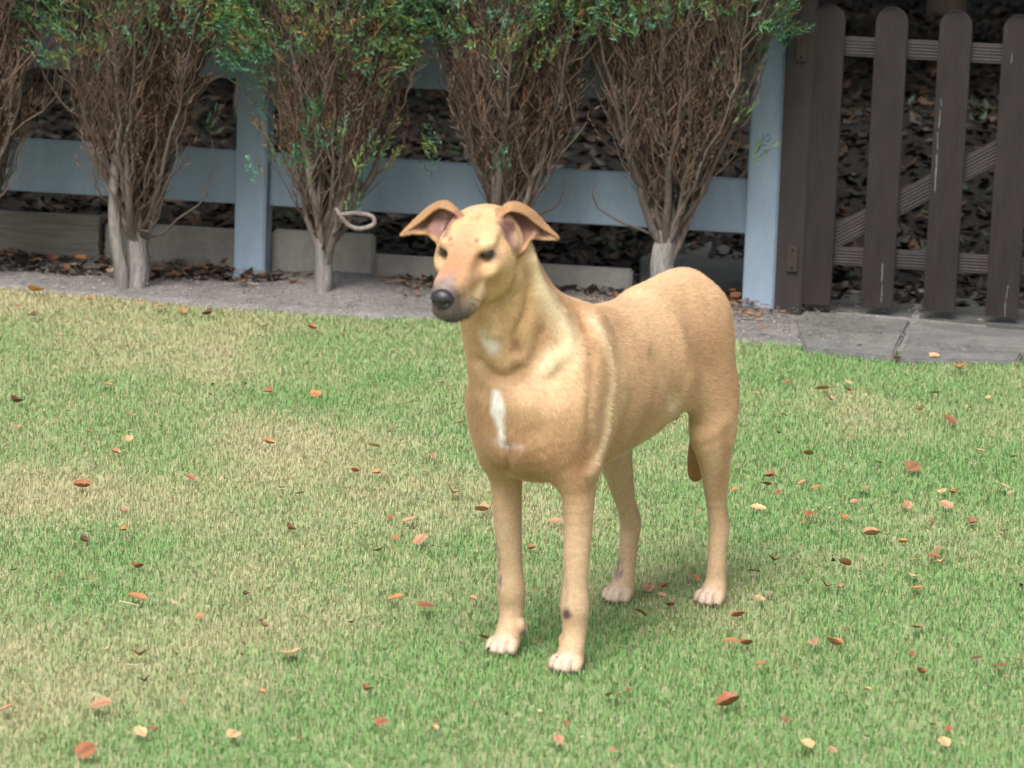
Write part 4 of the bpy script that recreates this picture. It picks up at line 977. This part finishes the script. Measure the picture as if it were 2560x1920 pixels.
# a few whiskers and the grass pressed round the paws is left to the lawn blades
WH = mat('dark whisker', (.05, .04, .035), rough=.5); mbw = MB()
for s in (1, -1):
    for k in range(7):
        r_ = np.random.default_rng(60 + k + (s > 0) * 20); p0 = np.array([.175 + .009 * (k % 4), s * (.024 - .001 * (k % 4)), -.030 - .006 * (k // 4)]); d = np.array([-.15 + r_.normal(0, .15), s * .9, -.35 + r_.normal(0, .2)]); L = r_.uniform(.018, .034)
        P = np.array([H2D(p0), H2D(p0 + d * L * .5), H2D(p0 + d * L + np.array([0, 0, -.004]))]); mbw.tube(P, [.0004, .0003, .0002], 4)
o = mbw.build('whiskers', WH, dog); o['kind'] = 'stuff'
# ==================================================================== FALLEN LEAVES
LEAFM = mat('autumn leaf', (1, 1, 1), attr=True, rough=.6, spec=.3, noise=[(60, .25)])
def leaf_geo(r, L, W, curl, fold, c, toothed=True, bend=0):
    nu, nvv = 9, 5; V = []; C = []
    for i in range(nu):
        u = i / (nu - 1); wd = W * .5 * (math.sin(math.pi * min(1, u * .98 + .01)) ** .55) * (1 - .25 * u); tj = 1 + r.uniform(-.22, .22)
        for j in range(nvv):
            v = (j / (nvv - 1) - .5) * 2
            x = (u - .5) * L + (r.normal(0, .025) if abs(v) > .4 else 0); y = v * wd * (tj if abs(v) > .9 else 1); z = abs(v) ** 1.3 * wd * fold + curl * ((u - .5) * 2) ** 2 * L * .3 + bend * u * u * L * .3 + r.normal(0, .0008)
            V.append((x, y, z)); C.append(np.array(c) * (.62 if j == 2 else 1) * r.uniform(.88, 1.12))
    F = [(i * nvv + j, (i + 1) * nvv + j, (i + 1) * nvv + j + 1, i * nvv + j + 1) for i in range(nu - 1) for j in range(nvv - 1)]
    n0 = len(V); pw = .0008                                           # stalk
    for u in (0, 1):
        for (a, b) in ((-1, 0), (1, 0), (0, 1)): V.append((-L / 2 - u * L * .28, a * pw, b * pw + u * .004)); C.append(np.array(c) * .6)
    F += [(n0, n0 + 1, n0 + 4, n0 + 3), (n0 + 1, n0 + 2, n0 + 5, n0 + 4), (n0 + 2, n0, n0 + 3, n0 + 5)]
    return V, F, C
cols = {'tan': srgb(196, 160, 118), 'pink': srgb(172, 130, 102), 'orange': srgb(168, 120, 78), 'brown': srgb(138, 94, 66), 'rust': srgb(146, 96, 68), 'yellow': srgb(210, 152, 66), 'dark': srgb(98, 72, 54)}
VAR = {}
for cn, c in cols.items():
    for k in range(3):
        r = np.random.default_rng(hash(cn) % 1000 if False else sum(map(ord, cn)) + k)
        V, F, C = leaf_geo(r, 1.0, r.uniform(.78, 1.05), [.15, .5, -.35][k], [.35, .9, .15][k], c, bend=[.2, .0, .5][k])
        V = [(x, y, z if abs(z) > .01 else z) for x, y, z in V]
        VAR[cn, k] = mesh_np('fallen_leaf', V, np.array(F), np.array(C)); VAR[cn, k].materials.append(LEAFM)
def put_leaf(px, py, wpx, cn, k, rot=None, label=None, grp='fallen leaves scattered over the lawn', z=.009, tilt=.36):
    p = G(px, py, z); L = 1.0 * wpx / FOC * np.linalg.norm(p - _C) ; o = bpy.data.objects.new('fallen_leaf', VAR[cn, k]); COL.objects.link(o)
    o.location = (p[0], p[1], z + L * .12 + (.006 if k == 2 else 0)); o.scale = (L, L, L); o.rotation_euler = (random.uniform(-tilt, tilt) + .12, random.uniform(-tilt, tilt), rot if rot is not None else random.uniform(0, 6.28))
    props(o, label, 'leaf', grp); return o
# from region readings: x, y, width (in pixels of the photograph), colour, variant, special label
LV = [
 (88, 732, 46, 'yellow', 0, 'bright yellow leaf at the top left edge of the lawn beside the sand'), (398, 772, 40, 'tan', 0, 'pale tan leaf near the sand below the double trunk'), (520, 790, 30, 'dark', 1, 'curled dark leaf at the lawn edge left of the slim conifer'),
 (82, 792, 22, 'dark', 1, None), (45, 768, 18, 'rust', 0, None), (225, 752, 18, 'rust', 1, None), (350, 764, 26, 'pink', 0, None), (455, 780, 26, 'orange', 0, None), (300, 765, 18, 'tan', 0, None), (780, 824, 26, 'rust', 1, None), (665, 818, 22, 'pink', 0, None), (788, 990, 34, 'orange', 0, None),
 (672, 984, 28, 'rust', 1, None), (40, 1010, 34, 'dark', 1, None), (400, 1068, 18, 'dark', 0, None), (325, 1040, 26, 'pink', 0, None), (270, 965, 26, 'orange', 0, None),
 (322, 1106, 34, 'tan', 1, 'folded pale tan leaf lying in the left of the lawn'), (290, 1136, 26, 'pink', 1, None), (672, 1112, 30, 'orange', 1, None), (934, 1120, 34, 'tan', 0, None), (1078, 1148, 40, 'pink', 2, None), (1060, 1182, 24, 'pink', 0, None), (887, 1182, 24, 'rust', 1, None), (942, 1187, 26, 'orange', 1, None),
 (42, 1070, 22, 'pink', 0, None), (222, 1082, 20, 'rust', 0, None), (475, 1198, 28, 'rust', 0, None), (205, 1223, 42, 'rust', 1, None), (705, 1222, 22, 'dark', 0, None), (748, 1237, 26, 'pink', 0, None), (312, 1275, 24, 'pink', 0, None), (310, 1330, 30, 'orange', 1, 'small orange leaf left of the middle of the lawn'),
 (975, 1297, 24, 'rust', 0, None), (1022, 1307, 40, 'pink', 0, None), (725, 1328, 34, 'brown', 1, None), (210, 1357, 26, 'dark', 1, None), (344, 1424, 34, 'rust', 1, 'upright rust brown leaf in the left part of the lawn'), (148, 1446, 30, 'rust', 0, None), (222, 1462, 40, 'orange', 2, None),
 (343, 1502, 54, 'orange', 0, 'orange and yellow leaf lying beside a pale straw'), (1052, 1356, 48, 'pink', 0, 'flat pinkish leaf directly left of the right front leg'), (990, 1350, 22, 'orange', 1, None), (951, 1384, 42, 'brown', 2, 'dark brown crumpled leaf left of the dog below the pinkish one'), (615, 1489, 20, 'dark', 1, None),
 (990, 1502, 46, 'orange', 0, 'orange leaf left of the paws of the dog'), (1066, 1528, 52, 'rust', 2, 'rust coloured curled leaf close to the front paws'), (662, 1570, 26, 'pink', 1, None), (500, 1545, 26, 'orange', 0, None), (727, 1642, 66, 'tan', 0, 'large pale tan leaf lying alone in the lower left lawn'),
 (350, 1645, 44, 'brown', 1, None), (362, 1708, 34, 'dark', 1, 'thin dark curled leaf in the lower left'), (16, 1778, 46, 'pink', 0, None), (252, 1776, 60, 'pink', 2, 'folded pinkish leaf near the lower left corner'), (455, 1757, 26, 'orange', 0, None), (655, 1735, 24, 'orange', 1, None), (916, 1730, 32, 'rust', 1, None),
 (352, 1836, 42, 'tan', 0, 'pale leaf beside a smaller dark one at the bottom left'), (388, 1830, 28, 'brown', 1, None), (585, 1848, 50, 'tan', 2, None), (955, 1817, 40, 'rust', 2, None), (215, 1890, 60, 'rust', 2, 'rust leaf cut by the bottom edge'), (750, 1850, 24, 'brown', 0, None), (1085, 1825, 30, 'tan', 1, None),
 (1388, 1310, 38, 'pink', 0, 'pink leaf between the two front legs'), (1205, 1282, 40, 'pink', 1, None), (1130, 1238, 40, 'pink', 1, None), (1210, 1600, 34, 'rust', 0, 'small rust leaf just left of the right front paw'), (1330, 1375, 24, 'brown', 1, None),
 (1598, 1543, 44, 'orange', 2, 'orange pointed leaf on the grass between the front and the hind paws'), (1620, 1474, 42, 'pink', 0, 'pinkish leaf between the two hind paws'), (1660, 1472, 28, 'rust', 1, None), (1735, 1450, 40, 'orange', 0, 'orange brown leaf left of the left hind leg'), (1678, 1518, 28, 'brown', 1, None), (1655, 1495, 22, 'pink', 1, None),
 (1885, 1440, 36, 'rust', 2, 'upright rust leaf just right of the left hind paw'), (1898, 1502, 38, 'tan', 0, 'tan leaf below the upright rust leaf right of the hind paw'), (1846, 1545, 34, 'rust', 1, None), (1925, 1485, 16, 'pink', 0, None), (2065, 1470, 28, 'brown', 1, None), (2100, 1473, 26, 'pink', 1, None),
 (1910, 1220, 40, 'rust', 2, None), (1838, 1228, 26, 'orange', 0, None), (2040, 1222, 26, 'orange', 0, None), (1945, 1235, 24, 'brown', 0, None), (2155, 1231, 44, 'pink', 2, None), (2135, 1258, 26, 'pink', 0, None), (1895, 1276, 40, 'tan', 0, None), (2025, 1295, 44, 'rust', 2, 'curled rust leaf on the right lawn, standing up'), (2015, 1310, 34, 'orange', 0, None),
 (2110, 1300, 30, 'orange', 1, None), (1925, 1195, 30, 'brown', 1, None), (2005, 1209, 24, 'pink', 0, None), (2282, 1178, 44, 'brown', 2, None), (2195, 1160, 26, 'rust', 0, None), (2355, 1234, 34, 'tan', 0, None), (2382, 1236, 24, 'rust', 1, None), (2367, 1270, 42, 'pink', 0, 'round pinkish leaf in the right part of the lawn'), (2505, 1226, 44, 'tan', 2, None),
 (2268, 1267, 36, 'pink', 0, None), (2535, 1145, 22, 'orange', 0, None), (2330, 1308, 18, 'brown', 1, None), (2432, 1311, 28, 'brown', 1, None), (2510, 1333, 36, 'dark', 0, None), (2180, 1343, 44, 'pink', 1, None), (2215, 1346, 34, 'tan', 2, None), (2258, 1360, 26, 'orange', 1, None), (2348, 1380, 34, 'pink', 2, None), (2335, 1396, 34, 'brown', 0, None),
 (2355, 1412, 34, 'tan', 1, None), (2285, 1403, 22, 'orange', 0, None), (1990, 1402, 22, 'pink', 0, None), (1934, 1407, 36, 'brown', 1, None), (2110, 1415, 34, 'brown', 1, None), (2285, 1447, 40, 'tan', 0, None), (2292, 1477, 40, 'orange', 0, None),
 (2295, 1577, 56, 'pink', 0, 'largest pink leaf on the lawn, right of the dog'), (1828, 1616, 48, 'orange', 2, None), (1865, 1616, 36, 'brown', 1, None), (2032, 1616, 40, 'pink', 2, None), (2085, 1616, 46, 'orange', 1, None), (1908, 1672, 40, 'orange', 2, 'cupped orange leaf in the lower right lawn'), (2280, 1638, 24, 'brown', 0, None), (2440, 1650, 28, 'dark', 0, None),
 (2545, 1655, 44, 'pink', 0, None), (2502, 1675, 42, 'brown', 2, None), (2303, 1687, 34, 'rust', 1, None), (1532, 1750, 54, 'pink', 2, 'folded pinkish leaf at the bottom below the dog'), (1572, 1728, 24, 'brown', 0, None), (1823, 1770, 66, 'rust', 1, 'long rust brown leaf folded lengthwise at the bottom right'), (2168, 1728, 22, 'tan', 1, None),
 (1395, 1860, 36, 'pink', 2, None), (1535, 1888, 34, 'pink', 2, None), (2017, 1873, 48, 'tan', 1, 'pale tan leaf at the bottom edge right of the middle'), (2080, 1878, 30, 'pink', 0, None), (2370, 1826, 26, 'rust', 0, None), (2330, 1815, 26, 'brown', 0, None), (2360, 1862, 44, 'tan', 0, None), (1965, 1805, 28, 'rust', 0, None), (1415, 1810, 20, 'brown', 0, None),
 (2372, 1060, 44, 'brown', 2, 'brown leaf in the greenest part of the lawn right of the dog'), (2055, 978, 40, 'orange', 0, None), (2335, 895, 36, 'tan', 0, None), (2400, 928, 44, 'orange', 1, None), (2335, 987, 30, 'pink', 0, None), (2120, 960, 26, 'tan', 0, None), (2470, 996, 18, 'tan', 0, None), (1970, 960, 26, 'rust', 0, None), (2075, 1002, 26, 'pink', 1, None), (2120, 978, 18, 'brown', 1, None),
 (2145, 868, 22, 'rust', 0, None), (1890, 985, 20, 'pink', 0, None), (2425, 1022, 22, 'rust', 0, None), (2300, 1030, 30, 'tan', 1, None), (2020, 1140, 28, 'brown', 1, None), (1960, 1040, 18, 'pink', 0, None), (2450, 1130, 26, 'tan', 0, None), (2240, 900, 22, 'brown', 1, None), (1150, 1060, 20, 'tan', 1, None), (1100, 960, 18, 'pink', 0, None), (960, 815, 22, 'tan', 0, None), (1140, 1205, 30, 'pink', 0, None), (880, 1560, 20, 'brown', 1, None), (1180, 1500, 22, 'pink', 1, None)]
dl = {'tan': 'pale tan', 'pink': 'pinkish brown', 'orange': 'orange', 'brown': 'dark brown', 'rust': 'rust red', 'yellow': 'yellow', 'dark': 'blackish brown'}
PLACES = [((1080, 1395), 'right front leg'), ((1235, 1480), 'left front leg'), ((1340, 1300), 'hind paws')]
seen = {}
def where(x, y):
    vx = 'at the left edge' if x < 200 else 'in the left part of the lawn' if x < 560 else 'left of the dog' if x < 900 else 'left of the front paws' if x < 1210 and y > 1200 else 'near the chest of the dog' if x < 1210 else 'below the dog' if x < 1560 and y > 1500 else 'under the belly of the dog' if x < 1700 else 'right of the hind leg' if x < 2000 else 'right of the dog' if x < 2320 else 'at the right edge'
    vy = 'beside the sand' if y < 840 else 'below the sand edge' if y < 1000 else 'at belly level' if y < 1180 else 'at hock level' if y < 1300 else 'at shin level' if y < 1420 else 'at hind paw level' if y < 1540 else 'at front paw level' if y < 1690 else 'at the bottom'
    return vx, vy
form = {0: 'flat', 1: 'curled', 2: 'half folded'}
def big(w): return 'tiny' if w < 23 else 'small' if w < 31 else 'medium' if w < 41 else 'large'
def unique(lab, x, y):
    q = [(abs(x - u) + abs(y - v), (u, v), l) for (u, v), l in seen.items()]
    if lab in seen.values():
        (u, v) = [p for p, l in seen.items() if l == lab][0]
        lab = lab + (', further right' if x > u else ', further left')
        if lab in seen.values(): lab = lab + ' and lower' if y > v else lab + ' and higher'
    seen[(x, y)] = lab; return lab
for (x, y, w, cn, k, lab) in LV:
    if not lab:
        vx, vy = where(x, y); lab = '%s %s %s leaf %s %s' % (big(w), form[k], dl[cn], vx, vy)
    lab = unique(lab, x, y)
    if len(lab.split()) > 15: lab = lab.replace('pinkish brown', 'pinkish').replace('half folded', 'folded').replace('in the left part of the lawn', 'in the left lawn').replace('left of the front paws', 'by the front paws')
    put_leaf(x, y, w, cn, k, label=lab, grp='fallen leaves scattered over the lawn')
# leaves on the sandy bed
bed = [(200, 650, 34, 'orange', 0), (130, 655, 34, 'rust', 1), (255, 668, 26, 'brown', 0), (455, 658, 38, 'rust', 0), (500, 640, 30, 'orange', 1), (515, 655, 30, 'brown', 1), (545, 650, 34, 'orange', 0), (560, 660, 24, 'rust', 1), (395, 672, 30, 'tan', 0), (470, 680, 30, 'brown', 2), (430, 688, 26, 'rust', 0), (275, 685, 28, 'tan', 1), (90, 655, 28, 'rust', 0), (165, 675, 22, 'brown', 1), (500, 672, 28, 'rust', 2),
       (920, 717, 24, 'orange', 0), (905, 745, 18, 'rust', 1), (1045, 733, 18, 'brown', 0), (610, 705, 20, 'brown', 0), (735, 710, 22, 'rust', 1), (1840, 745, 34, 'rust', 0), (1850, 765, 30, 'brown', 1), (1828, 735, 26, 'orange', 1), (1905, 825, 26, 'rust', 0), (660, 668, 30, 'brown', 1), (340, 650, 26, 'brown', 0)]
def bedwhere(x): return 'by the timber plank at the left' if x < 215 else 'left of the double trunk' if x < 325 else 'against the double trunk' if x < 420 else 'between double trunk and blue post' if x < 580 else 'at the foot of the blue post' if x < 700 else 'by the slim conifer' if x < 880 else 'left of the muzzle of the dog' if x < 1100 else 'at the foot of the right blue post'
for (x, y, w, cn, k) in bed: put_leaf(x, y, w, cn, k, label=unique('%s %s %s leaf on the sand %s' % (big(w), form[k], dl[cn], bedwhere(x)), x, y), grp='fallen leaves on the sandy bed', z=.018)
# leaves caught in the conifers
for (x, y, w, cn, k) in [] and [(438, 210, 34, 'orange', 2), (240, 225, 34, 'brown', 0), (208, 315, 34, 'orange', 2), (392, 432, 22, 'tan', 0), (458, 400, 20, 'orange', 1), (1560, 182, 40, 'rust', 2), (1755, 275, 30, 'orange', 2), (650, 105, 26, 'brown', 0)]:
    d = ray(x, y); p = _C + d * ((10.62 - _C[1]) / d[1]); L = w / FOC * 10.7; o = bpy.data.objects.new('fallen_leaf', VAR[cn, k]); COL.objects.link(o); o.location = p; o.scale = (L, L, L); o.rotation_euler = (1.2, random.uniform(-1, 1), random.uniform(0, 3))
    props(o, '%s dead leaf caught among the conifer twigs' % dl[cn], 'leaf', 'dead leaves caught in the conifers')
# leaf litter: uncountable
def litter(name, label, n, xy, zf, size, pal, up=.35):
    r = np.random.default_rng(77 + n); P = xy(r, n); n = len(P); z = zf(P[:, 0], P[:, 1]) + r.uniform(.002, .02, n); c = np.column_stack([P, z])
    L = r.uniform(*size, n)[:, None]; a = r.uniform(0, 6.28, n); d = np.column_stack([np.cos(a), np.sin(a), r.normal(0, up, n)]); d /= np.linalg.norm(d, axis=1)[:, None]
    w = np.cross(d, np.column_stack([r.normal(0, up, n), r.normal(0, up, n), np.ones(n)])); w /= np.linalg.norm(w, axis=1)[:, None]; nn = np.cross(d, w)
    V = np.stack([c - d * L * .5, c + w * L * .28 + nn * L * .1, c + d * L * .5, c - w * L * .28 + nn * L * .1], 1).reshape(-1, 3); i = np.arange(n)[:, None] * 4
    F = np.concatenate([i + [[0, 1, 2]], i + [[0, 2, 3]]]); pal = np.array(pal); col = pal[r.integers(0, len(pal), n)] * r.uniform(.5, 1.4, (n, 1))
    o = link(name, mesh_np(name, V, F, np.repeat(col, 4, 0), False), None, LEAFM); props(o, label, 'leaf litter', kind='stuff')
BP = [(.018, .009, .005), (.011, .007, .004), (.007, .005, .004), (.034, .017, .008), (.008, .006, .005), (.016, .011, .007), (.012, .009, .006)]  # litter browns darkened to carry the tree shade
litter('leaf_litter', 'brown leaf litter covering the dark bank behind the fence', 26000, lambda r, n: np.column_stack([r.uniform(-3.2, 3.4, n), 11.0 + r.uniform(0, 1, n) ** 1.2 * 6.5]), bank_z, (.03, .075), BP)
def allbed(r, n):
    x = r.uniform(-1.9, 1.0, n); return np.column_stack([x, edge_y(x) + .02 + r.random(n) * .55])
litter('needle_crumbs', 'dark needle and bark crumbs peppering the grey sand', 5200, allbed, lambda x, y: .014 + 0 * x, (.003, .012), [(.07, .05, .04), (.12, .085, .065), (.05, .045, .04), (.20, .17, .15)], .15)
def inbed(r, n):
    x = r.uniform(-1.9, .75, n); y = edge_y(x) + .12 + r.beta(4, 2, n) * .5; k = fbm(VN(40), x * 6, y * 6, 3) > np.where(x < -.7, .46, .56); return np.column_stack([x, y])[k]
litter('leaf_litter', 'broken leaf crumbs and dead needles on the grey sand by the fence foot', 2600, inbed, lambda x, y: .012 + 0 * x, (.008, .030), [(.25, .12, .06), (.14, .08, .05), (.10, .07, .05), (.30, .19, .10)], .15)
# ivy and moss clumps by the gate
IV = mat('dark ivy', (1, 1, 1), attr=True, rough=.6)
litter('ground_ivy', 'low dark green ivy and moss among the litter behind the gate', 5200, lambda r, n: (lambda x, y: np.column_stack([x, y])[fbm(VN(41), x * 3, y * 3, 3) > .52])(r.uniform(-2.5, 3, n), 11.4 + r.uniform(0, 1, n) * 4), bank_z, (.02, .06), [(.010, .022, .009), (.015, .028, .010), (.007, .014, .007)], .5)  # greens darkened for the tree shade as well
# mossy stones behind the gate
ROCK = mat('mossy grey stone', (.060, .062, .058), rough=.95, noise=[(6, .4), (40, .35)], bump=(40, .012), base2=(.035, .045, .025))
for k in range(0):
    r = np.random.default_rng(900 + k); x = .85 + r.uniform(0, 1.1); y = 11.45 + r.uniform(0, 1.5); sz = r.uniform(.05, .11); bm = bmesh.new(); bmesh.ops.create_icosphere(bm, subdivisions=3, radius=1)
    ph = r.uniform(0, 6, 6)
    for v in bm.verts:
        c = v.co; q = 1 + .16 * math.sin(3 * c.x + ph[0]) * math.sin(2.6 * c.y + ph[1]) + .10 * math.sin(6 * c.z + ph[2]) * math.sin(5 * c.x + ph[3]) + .05 * math.sin(11 * c.y + ph[4]) + r.normal(0, .015)
        v.co = Vector((c.x * q * sz * 1.3, c.y * q * sz, max(-.4, c.z) * q * sz * .8))
    me = bpy.data.meshes.new('rock'); bm.to_mesh(me); bm.free()
    o = link('rock', me, None, ROCK); o.location = (x, y, float(bank_z(np.array(x), np.array(y))) + sz * .2); o.rotation_euler = (0, 0, r.uniform(0, 6))
    props(o, 'dark mossy stone lying in the litter behind the picket gate', 'rock', 'mossy stones behind the gate')

litter('leaf_crumbs', 'torn leaf crumbs and bits scattered through the lawn', 420, lambda r, n: np.column_stack([r.uniform(-1.5, 1.6, n), r.uniform(5.8, 10.1, n)]), lambda x, y: .010 + 0 * x, (.006, .018), [(.30, .16, .09), (.17, .10, .06), (.09, .06, .04), (.45, .33, .20)], .4)
# twigs and straws lying about
STRAW = mat('pale straw', (.50, .45, .32), rough=.8); DTW = mat('dark twig', (.08, .055, .045), rough=.9)
def stick(pts_, r0, m, name, label, cat, z=.022, grp=None):
    P = np.array([G(x, y, z) for x, y in pts_]); P = catmull3(P); b = P.mean(0); mb = MB(); mb.tube(P - b, np.linspace(r0, r0 * .6, len(P)), 6); o = mb.build(name, m, None); o.location = b; props(o, label, cat, grp)
def catmull3(P, n=6):
    P = np.asarray(P, float); Q = np.vstack([2 * P[0] - P[1], P, 2 * P[-1] - P[-2]]); R = []
    for i in range(1, len(Q) - 2):
        for j in range(n):
            t = j / n; a, b, c, d = Q[i - 1], Q[i], Q[i + 1], Q[i + 2]; R.append(.5 * (2 * b + (c - a) * t + (2 * a - 5 * b + 4 * c - d) * t * t + (3 * b - a - 3 * c + d) * t ** 3))
    R.append(P[-1]); return np.array(R)
stick([(195, 1748), (225, 1733), (265, 1745)], .0013, STRAW, 'straw', 'pale bent straw above the folded pinkish leaf at the lower left', 'straw')
stick([(298, 1502), (325, 1508), (350, 1514)], .0013, STRAW, 'straw', 'pale straw beside the orange and yellow leaf', 'straw')
stick([(315, 1660), (340, 1662), (362, 1658)], .0012, STRAW, 'straw', 'short pale straw below the brown leaf in the lower left', 'straw')
stick([(580, 704), (640, 690), (700, 678), (760, 690), (800, 700)], .0022, DTW, 'twig', 'thin dark twig arching over the sand past the foot of the blue post', 'twig', z=.03)
# looped shoot at the foot of the slim conifer
LP = []
for (x, y) in [(838, 520), (868, 560), (900, 572), (935, 560), (928, 540), (890, 533), (850, 537)]:
    d = ray(x, y); LP.append(_C + d * ((10.62 - _C[1]) / d[1]))
LPc = catmull3(np.array(LP)); b = LPc.mean(0); mb = MB(); mb.tube(LPc - b, np.full(len(LPc), .0065), 8, c=(.20, .17, .155)); o = mb.build('looped_shoot', BARK, None)
tr3 = [q for q in bpy.data.objects if q.name.startswith('conifer') and 'looped' in q.get('label', '')][0]
o.parent = tr3; o.location = Vector(b) - tr3.location
